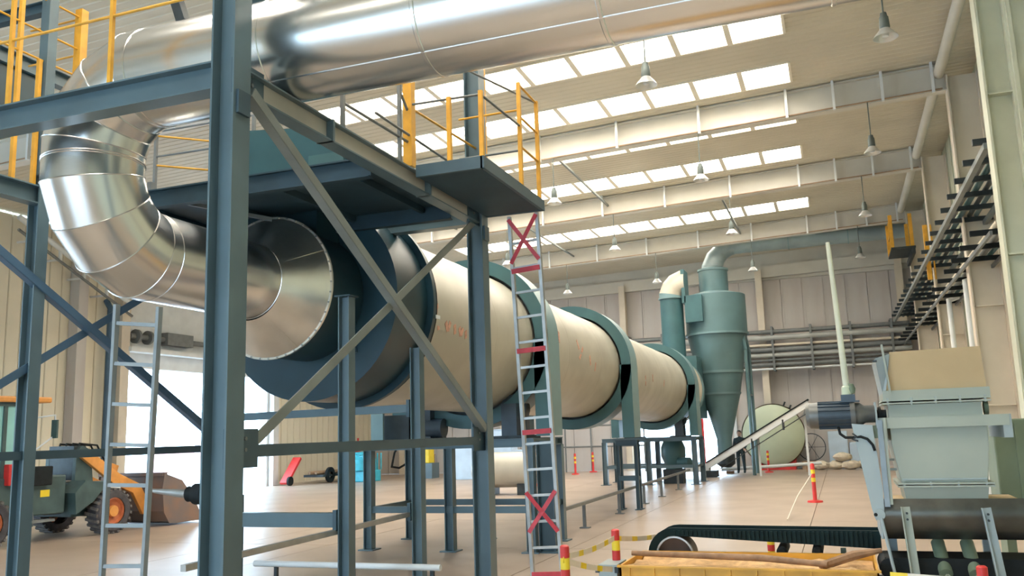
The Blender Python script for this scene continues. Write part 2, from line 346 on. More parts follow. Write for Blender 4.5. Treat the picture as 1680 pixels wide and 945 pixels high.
# right wall with its columns
wr = struct('wall_right', MB().box(XR + .07, XR + .25, YF, YB, 0, 10.4), WALLR)
pw = None; y = 8.0
while y < 42.9:
    if pw is None: pw = obj('panel', MB().box(0, .07, .012, .888, 0, 10.2).box(-.025, 0, .03, .10, 0, 10.2), WALLR, wr); pw.location = (XR, y, 0)
    else: inst(pw, (XR, y, 0), wr)
    y += .9
obj('panel', MB().box(XR, XR + .07, YF, 8.0, 0, 10.2), WALLR, wr)
wf = struct('wall_front', MB().box(XL, -12, YF - .2, YF, 0, 10.4).box(-1, XR, YF - .2, YF, 0, 10.4).box(-12, -1, YF - .2, YF, 5.0, 10.4), WALLL)
for i, yy in enumerate(YR):
    m_ = COLM if yy < 20 else COLB
    xi = 2.60 if i == 3 else 3.0        # the near column stands deeper into the hall
    c = struct('column', MB().hbeam((xi + (.215 if i == 3 else .33), yy, 0), (xi + (.215 if i == 3 else .33), yy, 9.9), .43 if i == 3 else .68, .36, .035, (1, 0, 0)), m_)
    obj('base_plate', MB().box(xi - .1, 3.69, yy - .3, yy + .3, 0, .04), m_, c)
    for z in (2.2, 4.4, 7.0): obj('stiffener', MB().box(xi + .05, xi + (.40 if i == 3 else .62), yy - .17, yy + .17, z, z + .025), m_, c)
    if i == 3:
        obj('side_plate', MB().box(3.09, 3.69, yy - .20, yy + .2, 0, 9.9), m_, c); obj('edge_strip', MB().box(3.03, 3.09, yy - .26, yy - .14, 0, 9.9), m_, c)
    c = struct('column', MB().hbeam((XL + .35, yy, 0), (XL + .35, yy, 8.9), .6, .3, .03, (1, 0, 0)), COLB) if yy < 22 else None
    # roof beam
    a, b = Vector((3.0, yy, zr(3.0) - .36)), Vector((XL + .3, yy, zr(XL) - .36))
    rb = struct('roof_beam', MB().hbeam(a, b, .68, .26, .03), RAFT)
    xx = 2.7
    while xx > -20:
        obj('stiffener', MB().box(xx - .03, xx + .03, yy - .26, yy - .17, zr(xx) - .74, zr(xx) - .0), WHITE, rb)
        xx -= 1.1 if xx > -.4 else 2.15
    obj('conduit', MB().tube([(2.9, yy - .16, zr(2.9) - .665), (-20, yy - .16, zr(-20) - .665)], .018, 8), BROWN, rb)
    if i < len(YR) - 1:
        struct('eave_beam', MB().tube([(2.85, yy + .15, 9.95), (2.85, YR[i + 1] - .15, 9.95)], .12, 14), RAFT)
        for xx in {22.1: (-6.9, -12.6), 28.9: (-3.2, -10.3)}.get(yy, ()):
            obj('strut', MB().bar((xx, yy + .02, zr(xx) - .32), (xx, YR[i + 1] - .02, zr(xx) - .32), .06, .06), BRACE, rb)

# outside beyond the roller door
tr = thing('bare_tree', 'bare leafless tree seen through the open roller door', 'tree', (-40, 48.2, -.05))
m = MB().tube([(-40, 48.2, -.05), (-40.1, 48.3, 1.6), (-40, 48.2, 2.6), (-40.1, 48.2, 3.2)], [.20, .16, .13, .10], 9)
obj('trunk', m, BARK, tr)
rb_ = random.Random(3)
for k in range(9):
    a = k * 2.4; p = Vector((-40.05, 48.2, 2.4 + .1 * k)); q = p + Vector((math.cos(a) * .8, math.sin(a) * .8, .9)); r_ = q + Vector((math.cos(a + .4) * .8, math.sin(a + .4) * .8, 1.0 + .2 * rb_.random()))
    mm = MB().tube([p, q, r_], [.07, .04, .018], 7)
    for s in (-.7, .6, .1): mm.tube([q, q + Vector((math.cos(a + s) * .7, math.sin(a + s) * .7, .8))], [.04, .012], 5)
    obj('branch', mm, BARK, tr)
b = thing('low_red_building', 'low reddish kiosk across the yard outside the roller door', 'building', (-45, 53, -.05))
obj('wall', MB().box(-46.5, -44.6, 51.4, 54.6, -.05, 1.35), OUTRED, b); obj('roof', MB().box(-46.7, -44.4, 51.2, 54.8, 1.35, 1.5), WHITE, b)
for k in range(2): obj('window', MB().box(-44.62, -44.55, 51.8 + 1.3 * k, 52.6 + 1.3 * k, .5, 1.1), PALEB, b)

# ================================================================ STEEL TOWER
XT0, XT1, YT0, YT1, ZT = -8.0, -4.1, 5.2, 10.05, 4.66
LITWEB = mat('floor_lit_web_grey', (.40, .385, .345), .4, 0, .1, 2.0)  # light thrown up by the floor, painted as a pale grey
LADG = mat('blue_grey_ladder_paint', (.27, .31, .33), .45, 0, .1, 4.0)
tw = thing('steel_tower', 'slate blue steel tower with crossed braces around the shiny duct', 'steel frame', (-6, 7.6, 0))
for x, y, zt in ((XT1, YT0, 8.2), (XT1, YT1, 6.62), (XT0, YT0, 4.8), (XT0, 6.98, 7.6), (XT0, YT1, 4.8)):
    wc = .155 if y == 6.98 else .21
    c = obj('column', MB().hbeam((x, y, 0.02), (x, y, zt if (zt > 8 or y == YT1) else 4.85), wc, wc - .01, .016, (1, 0, 0)), STEEL, tw)
    obj('base_plate', MB().box(x - .2, x + .2, y - .2, y + .2, 0, .025), STEEL, c)
    if y == 6.98: obj('upper_post', MB().box(x - .06, x + .06, y - .06, y + .06, 4.85, zt), STEEL, c)
for a, b in (((XT0 - 3, YT0), (XT1 - .1, YT0)), ((XT0, YT1), (XT1 - .1, YT1))):
    obj('beam', MB().hbeam((a[0], a[1], ZT - .02), (b[0], b[1], ZT - .02), .22, .16, .014), STEEL, tw)
for x, y0 in ((XT0, 1.0), (XT1, YT0 + .1)):
    bm_ = obj('beam', MB().hbeam((x, y0, ZT - .04), (x, YT1 - .1, ZT - .04), .20, .15, .014), STEEL, tw)
    if x == XT1: obj('lit_web_plate', MB().box(x + .008, x + .02, y0 + .1, YT1 - .15, ZT - .125, ZT + .045), LITWEB, bm_)  # added thin plate, its pale colour stands for floor light on the web
    for yy in (y0 + 1.2, y0 + 3.2): obj('gusset', MB().box(x - .09, x + .09, yy, yy + .03, ZT - .14, ZT + .06), STEEL, bm_)
    obj('beam', MB().bar((x, YT0 - .6 if x == XT0 else YT0 + .1, 1.84), (x, YT1 - .1, 1.84), .09, .09), STEELD, tw)
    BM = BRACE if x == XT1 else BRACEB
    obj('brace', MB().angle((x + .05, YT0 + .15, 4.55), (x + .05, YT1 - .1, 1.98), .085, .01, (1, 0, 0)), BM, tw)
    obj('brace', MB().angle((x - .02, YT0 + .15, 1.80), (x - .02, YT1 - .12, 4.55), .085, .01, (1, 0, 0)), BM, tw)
for (x, y) in ((XT1, YT0), (XT1, YT1)):
    for z in (1.84, 4.62):
        g = obj('gusset_plate', MB().box(x + .02, x + .035, y - .02 if y == YT0 else y - .36, y + .36 if y == YT0 else y + .02, z - .12, z + .16), STEELD, tw)
        for q in (.05, .13): obj('bolt', MB().lathe([(0, 0), (.016, 0), (.016, .014), (0, .014)], (x + .036, y + (.2 if y == YT0 else -.2), z - .04 + q), 'x', 6, False), GREYR, g)
    for z in (4.40,): obj('splice_plate', MB().box(x + .10, x + .13, y - .07, y + .07, z - .09, z + .09), STEELD, tw)
obj('tie_beam', MB().hbeam((-8.0, 6.98, 6.84), (-9.5, 6.98, 6.84), .14, .1), STEELD, tw)
ub = obj('upper_beam', MB().hbeam((-9.5, 5.5, 6.80), (-9.5, 9.6, 6.80), .20, .14, .012), STEEL, tw)
obj('hanging_plate', MB().box(-9.52, -9.48, 7.2, 8.1, 6.15, 6.70), HOODM, ub)
obj('bearer', MB().hbeam((-7.2, 7.6, 4.36), (-7.2, 10.0, 4.36), .12, .1), DECKM, tw)
obj('hanger_post', MB().box(-7.03, -6.97, 7.52, 7.58, 4.28, 4.80), GREYR, tw)
obj('hanger_strut', MB().bar((-6.9, 7.6, 4.62), (-6.0, 8.4, 4.45), .04, .04), GREYR, tw)

# deck inside the tower
dk = thing('deck_platform', 'dark steel service deck carried inside the blue tower', 'platform', (-6, 8.5, 4.7))
m = MB().box(-8.0, -6.85, 7.5, 9.4, 4.66, 4.70).box(-6.85, -5.55, 7.5, 9.4, 4.66, 4.70).box(-5.55, -4.2, 7.5, 9.4, 4.66, 4.70)
obj('deck_plate', m, DECKM, dk)
for yy in (7.48, 9.42): obj('edge_beam', MB().hbeam((-7.9, yy, 4.57), (-4.18, yy, 4.57), .2, .1), DECKM, dk)
for q in range(4): obj('joist', MB().bar((-7.4 + q * .95, 7.5, 4.62), (-7.4 + q * .95, 9.4, 4.62), .05, .08), DECKM, dk)
bl = thing('side_balcony', 'small dark cantilevered balcony outside the right post of the tower', 'platform', (-3.7, 9.2, 4.7))
obj('deck_plate', MB().box(-4.0, -3.24, 8.16, 10.1, 4.69, 4.72), DECKM, bl)
obj('edge_channel', MB().box(-4.0, -3.24, 8.12, 8.16, 4.62, 4.75).box(-4.0, -3.24, 10.08, 10.12, 4.62, 4.75).box(-3.26, -3.22, 8.12, 10.12, 4.62, 4.75), STEELD, bl)
obj('soffit_plate', MB().box(-3.99, -3.27, 8.17, 10.07, 4.625, 4.64), DECKM, bl)

# guard rails
def rail(name, label, posts, rails, m=YEL, pr=.016, rr=.012, thick=()):
    t = thing(name, label, 'guard rail', posts[0][0]); t['group'] = 'yellow guard rails on the tower'
    for i, (a, h) in enumerate(posts):
        w_ = .05 if i in thick else pr
        obj('post', MB().box(a[0] - w_, a[0] + w_, a[1] - w_, a[1] + w_, a[2], a[2] + h), m if not isinstance(m, dict) else m.get(i, YEL), t)
    for pts, mm in rails: obj('rail', MB().tube(pts, rr, 8), mm, t)
    return t
zb = 4.75
rail('guard_rail', 'yellow guard rail on the front tower beam before the shiny duct bend', [((-6.38, 5.2, zb), 1.25), ((-5.28, 5.2, zb), 1.25), ((-7.5, 5.2, zb), 1.25)],
     [([(-8.0, 5.2, 5.36), (-4.2, 5.2, 5.36)], YEL), ([(-8.0, 5.2, 6.0), (-4.2, 5.2, 6.0)], YEL)])
rail('guard_rail', 'yellow guard rail along the far left side beam of the tower', [((-8.0, 6.88, 4.72), 1.45), ((-8.0, 6.2, 4.72), 2.2), ((-8.0, 7.42, 4.72), 2.28), ((-8.0, 6.62, 4.72), 2.2), ((-8.0, 5.6, 4.72), 2.2)],
     [([(-8.0, 5.2, 6.17), (-8.0, 7.42, 6.17)], YEL), ([(-8.0, 5.2, 6.9), (-8.0, 7.42, 6.9)], YEL), ([(-8.0, 7.42, 6.9), (-8.8, 7.42, 6.9)], YEL), ([(-8.0, 7.42, 6.45), (-8.8, 7.42, 6.45)], YEL), ([(-8.0, 6.2, 6.5), (-8.0, 7.42, 6.5)], YEL)], pr=.022, thick=(2,))
rail('guard_rail', 'grey and yellow guard rail on the deck behind the duct bend', [((-7.64, 8.3, 4.70), 1.05), ((-6.76, 8.3, 4.70), 1.02), ((-7.22, 8.9, 4.70), 1.05), ((-6.2, 8.3, 4.70), 1.02)],
     [([(-7.64, 8.3, 5.41), (-6.2, 8.3, 5.39)], GREYR), ([(-7.64, 8.3, 5.73), (-6.2, 8.3, 5.72)], GREYR), ([(-7.64, 8.3, 5.3), (-6.6, 9.3, 5.3)], YEL), ([(-7.64, 8.3, 5.68), (-6.6, 9.3, 5.68)], YEL)], m={0: GREYR, 1: GREYR, 2: YEL, 3: GREYR}, pr=.018, rr=.013)
rail('guard_rail', 'yellow guard rail with two broad posts beside the balcony entrance', [((-4.1, 8.18, 4.76), 1.0), ((-4.1, 10.29, 4.68), 2.05), ((-4.1, 6.81, 4.76), .75), ((-4.1, 7.95, 4.76), .85)],
     [([(-4.1, 6.81, 5.0), (-4.1, 8.18, 5.03)], GREYR), ([(-4.1, 7.95, 5.55), (-4.1, 8.18, 5.35)], GREYR), ([(-4.08, 8.18, 5.42), (-4.1, 10.29, 5.55)], YEL), ([(-4.08, 7.4, 5.10), (-4.08, 9.9, 5.10)], GREYR)],
     m={0: YEL, 1: YEL, 2: GREYR, 3: GREYR}, pr=.018, rr=.015, thick=(0, 1))
t = rail('guard_rail', 'yellow guard rail around the outer edge of the small balcony', [((-3.27, 9.42, 4.74), 1.3), ((-3.27, 10.08, 4.74), 1.3), ((-3.27, 8.2, 4.74), .75), ((-3.62, 8.16, 4.74), .72)],
     [([(-3.27, 9.42, 6.02), (-3.27, 10.08, 6.02)], YEL), ([(-3.27, 9.42, 5.62), (-3.27, 10.08, 5.62)], YEL), ([(-3.27, 9.42, 5.25), (-3.27, 10.08, 5.25)], YEL), ([(-3.27, 9.42, 5.7), (-4.05, 9.42, 5.7)], YEL), ([(-3.27, 9.42, 5.2), (-4.05, 9.42, 5.2)], GREYR),
      ([(-4.05, 8.16, 5.45), (-3.27, 8.2, 5.45), (-3.27, 9.42, 5.5)], GREYR), ([(-3.9, 8.9, 6.2), (-3.27, 10.08, 6.02)], GREYR)], rr=.014, pr=.022)

# teal housing on the deck
HOUSM = mat('dark_teal_housing_paint', (.025, .085, .105), .4, 0, .15, 1.5)
hb = thing('blower_housing', 'teal sheet housing standing on the dark deck behind the right beam', 'machine housing', (-5.2, 8.6, 4.7))
obj('body', MB().prism([(-6.25, 4.70), (-4.55, 4.70), (-4.65, 5.08), (-5.5, 5.42), (-6.25, 5.50)], (8.2, 9.2)), HOUSM, hb); obj('cover_plate', MB().box(-5.35, -4.9, 8.15, 8.2, 4.78, 5.05), TEAL, hb)
obj('base_flange', MB().box(-6.3, -4.5, 8.15, 9.25, 4.70, 4.73), HOUSM, hb)

# ================================================================ SHINY DUCT
XD, YD, RD, ZT_, ZL = -6.2, 5.97, 0.435, 5.16, 3.72
du = thing('insulated_duct', 'bright galvanised duct bending down into a cone at the dark hood', 'duct', (XD, YD, 3.0))
def ring(c, n, u, v, R, N=40):
    # circle of the straight pipe direction cut by the mitre plane with normal n
    return c
def cyl_between(p0, p1, n0, n1, R0, R1=None, N=40):
    R1 = R1 or R0; p0 = Vector(p0); p1 = Vector(p1); d = (p1 - p0).normalized(); n0 = Vector(n0); n1 = Vector(n1)
    u = Vector((0, 0, 1)) if abs(d.z) < .9 else Vector((0, 1, 0)); x = d.cross(u).normalized(); u = x.cross(d)
    vs = []
    for p, n, R in ((p0, n0, R0), (p1, n1, R1)):
        for j in range(N):
            o = (x * math.cos(2 * math.pi * j / N) + u * math.sin(2 * math.pi * j / N)) * R
            vs.append(p + o - d * (o.dot(n) / d.dot(n)))
    return MB().add(vs, [(j, (j + 1) % N, N + (j + 1) % N, N + j) for j in range(N)], True)
def elbow(c, e0, e1, R, n):     # centre, start offset dir, end offset dir
    pts = []; dirs = []
    c = Vector(c); e0 = Vector(e0); e1 = Vector(e1)
    for k in range(n + 1):
        a = (k - .5) / n * math.pi / 2 if 0 < k else 0
        pts.append(None)
    # mitred polyline: vertices at the tangents' intersections
    P = [c + e0 * R]; st = math.pi / 2 / n
    for k in range(n):
        am = (k + .5) * st; P.append(c + (e0 * math.cos(am) + e1 * math.sin(am)) * (R / math.cos(st / 2)))
    P.append(c + e1 * R); return P
R1, R2 = .70, .72
P1 = elbow((XD + R1, YD, ZT_ - R1), (0, 0, 1), (-1, 0, 0), R1, 4)
P2 = elbow((XD, YD + R2, ZL + R2), (0, -1, 0), (0, 0, -1), R2, 4)
path = P1 + P2 + [Vector((XD, 8.27, ZL))]
Xs = [3.2, 1.9, 0.2, -1.35, -2.75, -4.15, P1[0].x]
sec = None
for a, b in zip(Xs[:-1], Xs[1:]):
    sec = obj('duct_section', cyl_between((a, YD, ZT_), (b, YD, ZT_), (1, 0, 0), (1, 0, 0), RD), GALV, du)
    obj('lap_seam', MB().lathe([(RD + .001, -.018), (RD + .007, -.012), (RD + .007, .012), (RD + .001, .018)], (b, YD, ZT_), 'x', 40), GALV, sec)
    obj('long_seam', MB().tube([(a, YD - RD * .55, ZT_ - RD * .838), (b, YD - RD * .55, ZT_ - RD * .838)], .006, 6), GALV, sec)
pts = path
for i in range(len(pts) - 1):
    p, q = pts[i], pts[i + 1]
    if (q - p).length < 1e-4: continue
    d = (q - p).normalized()
    dp = (p - pts[i - 1]).normalized() if i > 0 and (p - pts[i-1]).length > 1e-4 else d
    dn = (pts[i + 2] - q).normalized() if i + 2 < len(pts) and (pts[i+2] - q).length > 1e-4 else d
    s_ = obj('elbow_segment' if i < len(pts) - 2 else 'duct_section', cyl_between(p, q, (d + dp).normalized(), (d + dn).normalized(), RD), GALV, du)
    # raised standing seam at the mitre
    n = (d + dn).normalized(); N = 40
    u = Vector((0, 0, 1)) if abs(d.z) < .9 else Vector((0, 1, 0)); x = d.cross(u).normalized(); u = x.cross(d)
    rp = []
    for j in range(N + 1):
        o = (x * math.cos(2 * math.pi * j / N) + u * math.sin(2 * math.pi * j / N)) * (RD + .001); rp.append(q + o - d * (o.dot(n) / d.dot(n)))
    obj('mitre_seam', MB().tube(rp, .0055, 5, False), GALV, s_)
cn = obj('cone', MB().lathe([(RD, 0), (.83, .38)], (XD, 8.27, 3.70), 'y', 56), GALVC, du)
obj('cone_rim', MB().lathe([(.83, 0), (.855, .0), (.855, .03), (.5, .03)], (XD, 8.65, 3.70), 'y', 56), GALVC, cn)
for k in range(44):
    a = 2 * math.pi * k / 44
    obj('rivet', MB().lathe([(0, -.012), (.011, -.012), (.011, 0)], (XD + .842 * math.cos(a), 8.65, 3.70 + .842 * math.sin(a)), 'y', 6, False), ALU, cn)
for a in (28, -62, 150, 240):
    ca, sa = math.cos(math.radians(a)), math.sin(math.radians(a))
    obj('cone_seam', MB().bar((XD + ca * (RD + .004), 8.28, 3.7 + sa * (RD + .004)), (XD + ca * .834, 8.64, 3.7 + sa * .834), .03, .006, (ca, 0, sa)), GALVC, cn)
# saddle hangers
sd = thing('duct_saddle', 'dark steel saddle strap holding the shiny duct above the tower post', 'bracket', (-4.6, YD, 5.6))
obj('hanger', MB().bar((-5.26, 6.0, 5.66), (-5.46, 6.0, 6.2), .09, .09, (0, 1, 0)), DARK, sd)
obj('plate', MB().prism([(-5.12, 6.1), (-4.75, 5.66), (-4.2, 5.66), (-4.2, 6.1)], (5.95, 6.05)), HOODM, sd)
obj('arm', MB().box(-5.5, -4.0, 5.9, 6.1, 6.1, 6.2).box(-4.2, -4.05, 5.3, 6.0, 6.1, 6.2), DARK, sd)

# ================================================================ DARK HOOD, DRUM
ZH = 3.65
ho = thing('inlet_hood', 'midnight blue round inlet hood between the shiny cone and cream drum', 'hood', (XD, 9.9, ZH))
obj('neck', MB().lathe([(.0, 8.70), (.80, 8.70), (.80, 9.5)], (XD, 0, 3.68), 'y', 48), HOODM, ho)
obj('front_plate', MB().lathe([(.7, 9.46), (1.27, 9.46), (1.27, 9.5), (.7, 9.5)], (XD, 0, ZH), 'y', 64), HOODM, ho)
obj('drum_cover', MB().lathe([(1.27, 9.5), (1.27, 10.3)], (XD, 0, ZH), 'y', 64), HOODM, ho)
fg = obj('rear_flange', MB().lathe([(1.27, 10.3), (1.36, 10.3), (1.36, 10.38), (1.25, 10.38)], (XD, 0, ZH), 'y', 64), HOODM, ho)
obj('seal_ring', MB().lathe([(1.24, 10.38), (1.33, 10.40), (1.33, 10.48), (1.22, 10.5)], (XD, 0, ZH), 'y', 64), BLACK, fg)
obj('feed_chute', MB().box(-6.9, -5.75, 8.95, 9.5, 4.05, 4.68), HOODM, ho)
obj('inspection_strip', MB().bar((-5.75, 9.455, 4.35), (-5.5, 9.455, 2.95), .03, .02), HOODM, ho)
tagp = obj('paper_tag', MB().box(-4.835, -4.825, 10.34, 10.46, 3.42, 3.47), WHITE, ho)
hs = thing('hood_stand', 'slate blue stand of square posts and cross beams under the dark hood', 'stand', (-5.5, 8.6, 0))
for x, y, zt in ((-4.65, 7.8, 3.34), (-4.65, 9.4, 2.95), (-7.55, 9.4, 2.4), (-6.0, 7.8, 2.1)):
    c = obj('post', MB().hbeam((x, y, .02), (x, y, zt), .125, .125, .012, (1, 0, 0)), STEEL, hs); obj('base_plate', MB().box(x - .14, x + .14, y - .14, y + .14, 0, .02), STEEL, c)
obj('beam', MB().bar((-6.0, 7.8, 1.12), (-4.72, 7.8, 1.12), .10, .14), STEEL, hs)
obj('beam', MB().bar((-7.55, 9.4, 2.22), (-4.72, 9.4, 2.24), .10, .09), STEEL, hs)
for x, y, z in ((-4.74, 7.8, 1.12), (-4.74, 9.4, 2.24), (-4.74, 9.4, 1.06)): obj('cleat', MB().box(x - .02, x + .02, y - .08, y + .08, z - .1, z + .1), STEELD, hs)
obj('cap_plate', MB().box(-4.74, -4.56, 7.71, 7.89, 3.34, 3.355), HOODM, hs)
obj('hood_arm', MB().bar((-4.72, 7.85, 3.30), (-5.25, 8.72, 3.30), .05, .07), HOODM, hs)
obj('low_rail', MB().bar((-4.75, 9.35, 1.03), (-4.75, 5.6, .98), .05, .05), ALU, hs)

dr_ = thing('rotary_drum', 'long cream painted rotary drum lying inside teal tyre guards', 'drum', (XD, 22, 3.5))
RDm, SL = 1.235, -.0075
def zc(y): return 3.585 + SL * (y - 10)
def drum_part(name, prof, m, par, N=72):
    y0 = prof[0][1]; mb = MB()
    for (r1, y1), (r2, y2) in zip(prof[:-1], prof[1:]):
        vs = []
        for r, y in ((r1, y1), (r2, y2)):
            vs += [(XD + r * math.cos(2 * math.pi * j / N), y, zc(y) + r * math.sin(2 * math.pi * j / N)) for j in range(N)]
        mb.add(vs, [(j, (j + 1) % N, N + (j + 1) % N, N + j) for j in range(N)], True)
    return obj(name, mb, m, par)
ys = [10.45, 12.9, 14.4, 16.9, 19.4, 21.3, 23.8, 26.3, 28.8, 31.2, 34.3]
for a, b in zip(ys[:-1], ys[1:]):
    s_ = drum_part('shell_section', [(RDm, a), (RDm, b)], SHELL, dr_)
    drum_part('weld_seam', [(RDm + .0005, b - .012), (RDm + .004, b), (RDm + .0005, b + .012)], SHELL, s_)
drum_part('end_flange', [(RDm, 34.2), (1.33, 34.2), (1.33, 34.32), (1.0, 34.32)], SHELL, dr_)
for yy in (14.9, 31.6):
    drum_part('riding_tyre', [(RDm, yy - .16), (RDm + .13, yy - .16), (RDm + .13, yy + .16), (RDm, yy + .16)], DARK, dr_)
drum_part('girth_gear', [(RDm, 21.35), (RDm + .12, 21.35), (RDm + .12, 21.6), (RDm, 21.6)], DARK, dr_)
def mark(y0, a0, y1, a1, wd=.075):
    R = RDm + .004; pa, pb = [(Vector((XD + R * math.cos(math.radians(a)), y, zc(y) + R * math.sin(math.radians(a))))) for y, a in ((y0, a0), (y1, a1))]
    nrm = Vector((math.cos(math.radians((a0 + a1) / 2)), 0, math.sin(math.radians((a0 + a1) / 2))))
    obj('spray_mark', MB().bar(pa, pb, wd, .004, nrm), SPRAY, dr_)
for y0, a0, y1, a1 in ((10.62, -4, 10.66, 4), (10.66, 4, 10.75, -12), (10.95, -6, 11.05, -11), (11.05, -11, 11.1, -5), (11.25, -6, 11.3, -12), (11.42, -7, 11.5, -12), (11.5, -12, 11.55, -7), (11.65, -8, 11.7, -13),
                       (16.0, 14, 16.1, 4), (16.3, 14, 16.2, 4), (17.5, 12, 17.6, 3), (17.9, 6, 17.6, -6), (18.4, 0, 18.5, -9), (18.9, -5, 18.9, -14), (24.2, -4, 24.4, -16), (25.2, 0, 25.3, -9), (27, -3, 27, -12), (32.2, -5, 32.3, -14)):
    mark(y0, a0, y1, a1)

# tyre guards
def guard(yy, L, label, zleg, sidelegs=True, Rout=1.53):
    t = thing('tyre_guard', label, 'guard', (XD, yy, zleg), 'teal guards around the drum')
    z = zc(yy)
    obj('side_plate', MB().lathe([(1.29, -L/2), (Rout, -L/2), (Rout, -L/2 + .02), (1.29, -L/2 + .02)], (XD, yy, z), 'y', 64), TEAL, t)
    obj('rim_band', MB().lathe([(Rout, -L/2), (Rout, L/2)], (XD, yy, z), 'y', 64), TEALL, t)  # same teal sheet, light on the outer band put into the paler colour
    obj('side_plate', MB().lathe([(1.29, L/2 - .02), (Rout, L/2 - .02), (Rout, L/2), (1.29, L/2)], (XD, yy, z), 'y', 64), TEAL, t)
    for s in (-1, 1):
        x0, x1 = sorted((XD + s * (Rout - .28), XD + s * Rout))
        obj('leg', MB().box(x0, x1, yy - L/2, yy + L/2, zleg, z), TEAL, t)
        xe = XD + s * (Rout + .004); obj('lit_leg_face', MB().box(min(xe, xe - s * .01), max(xe, xe - s * .01), yy - L/2, yy + L/2, zleg, z), TEALL, t)  # added facing, paler teal paints the light on the leg's outer side
guard(14.9, .62, 'teal tyre guard nearest the ladder around the drum', 1.86)
guard(21.45, .72, 'tall teal guard around the middle of the cream drum', 1.74)
guard(31.6, .85, 'teal tyre guard at the far end of the drum', 1.66)

# supports below the drum
def frame(name, label, cat, xs, ysd, ztop, zlow, wd, group=None, m=STEEL):
    t = thing(name, label, cat, (sum(xs) / len(xs), sum(ysd) / 2, 0), group)
    for x in xs:
        for y in ysd:
            c = obj('leg', MB().hbeam((x, y, .015), (x, y, ztop), wd, wd, wd * .09, (1, 0, 0)), m, t)
            obj('base_plate', MB().box(x - wd * .95, x + wd * .95, y - wd * .95, y + wd * .95, 0, .02), m, c)
    for y in ysd:
        obj('beam', MB().hbeam((min(xs) - wd / 2, y, ztop + .06), (max(xs) + wd / 2, y, ztop + .06), .14, .13), m, t)
        if zlow: obj('beam', MB().bar((min(xs), y, zlow), (max(xs), y, zlow), .08, .11), m, t)
    for x in (min(xs), max(xs)):
        obj('beam', MB().hbeam((x, ysd[0], ztop + .06), (x, ysd[1], ztop + .06), .12, .12), m, t)
        if zlow: obj('beam', MB().bar((x, ysd[0], zlow), (x, ysd[1], zlow), .07, .09), m, t)
    return t
SG = 'slate blue frames under the drum'
f1 = frame('support_frame', 'slate blue steel frame under the near end of the drum', 'support frame', [-7.86, -6.31, -4.86], (13.95, 15.55), 1.70, .68, .155, SG)
f2 = frame('support_frame', 'four-legged narrow dark frame under the middle drum guard', 'support frame', [-5.22, -4.77], (21.6, 21.85), 1.55, .75, .085, SG, STEELD)
f3 = frame('support_frame', 'slate blue steel frame under the far end of the drum', 'support frame', [-8.06, -6.48, -4.86], (31.35, 33.1), 1.50, .62, .17, SG)
for yy, lab in ((14.75, 'near'), (31.8, 'far')):
    zt = 1.83 if yy < 20 else 1.63
    for s, w2 in ((-1, 'behind'), (1, 'facing the aisle')):
        t = thing('roller_unit', 'dark support roller under the %s drum end, side %s' % (lab, w2), 'roller', (XD + s * .75, yy, zt), 'dark rollers carrying the drum')
        x = XD + s * .82
        rz_ = zc(yy) - 1.12
        obj('roller', MB().lathe([(0, -.12), (.24, -.12), (.24, .12), (0, .12)], (x, yy, rz_ - .08), 'y', 28), DARK, t)
        for q in (-.34, .16): obj('bearing_block', MB().box(x - .14, x + .14, yy + q, yy + q + .18, zt, rz_), MOTOR, t)
        obj('bed_plate', MB().box(x - .32, x + .32, yy - .38, yy + .38, zt - .0, zt + .05), DARK, t)
t = thing('gear_drive', 'dark gearbox and motor on the near drum frame beside the posts', 'drive', (-6.9, 14.6, 1.83))
obj('gearbox', MB().box(-7.75, -7.2, 14.2, 14.8, 1.83, 2.3), DARK, t); obj('motor', MB().tube([(-7.15, 14.5, 2.05), (-6.65, 14.5, 2.05)], .17, 16), MOTOR, t); obj('guard_panel', MB().box(-7.84, -7.6, 13.98, 14.04, 1.84, 2.35), TEALL, t)
t = thing('ash_valve', 'dark rotary valve and motor under the far drum end', 'valve', (-5.75, 32.2, 0))
obj('body', MB().lathe([(.34, 1.5), (.44, 1.25), (.44, .95), (.30, .6), (.30, .45)], (-5.75, 32.2, 0), 'z', 20), TEAL, t); obj('motor', MB().tube([(-5.5, 31.9, .75), (-5.1, 31.7, .75)], .16, 12), TEAL, t); obj('foot', MB().box(-6.1, -5.4, 31.9, 32.5, 0, .5), DARK, t)
t = thing('pier_post', 'broad dark steel pier standing behind the aluminium ladder', 'post', (-4.9, 14.2, 0))
obj('post', MB().hbeam((-4.62, 14.1, .02), (-4.62, 14.1, 1.78), .28, .24, .02, (1, 0, 0)), STEELD, t); obj('base_plate', MB().box(-4.84, -4.4, 13.88, 14.32, 0, .02), STEELD, t)
t = thing('low_floor_rail', 'low grey pipe rail on short posts along the drum frames', 'rail', (-4.9, 24, 0))
obj('rail', MB().bar((-4.95, 15.8, .50), (-5.05, 31.2, .50), .06, .06), GREYR, t)
for yy in (17.6, 20.6, 23.4, 25.8, 28.6): obj('stub_post', MB().box(-5.04, -4.98, yy - .03, yy + .03, 0, .48).box(-5.1, -4.9, yy - .08, yy + .08, 0, .02), GREYR, t)
t = thing('scaffold_tube', 'pale horizontal tube on a short stand between the tower posts', 'pipe', (-5.6, 8.6, 0))
obj('tube', MB().tube([(-6.6, 9.0, .50), (-4.2, 9.0, .50)], .035, 10), WHITE, t)
for x in (-6.3, -5.28, -4.3): obj('stand', MB().box(x - .02, x + .02, 8.98, 9.02, 0, .47).box(x - .1, x + .1, 8.9, 9.1, 0, .02), DARK, t)
t = thing('steel_lance', 'grey tapered steel lance with black coupling left of the near post', 'lance', (-7.2, 8.5, 0))
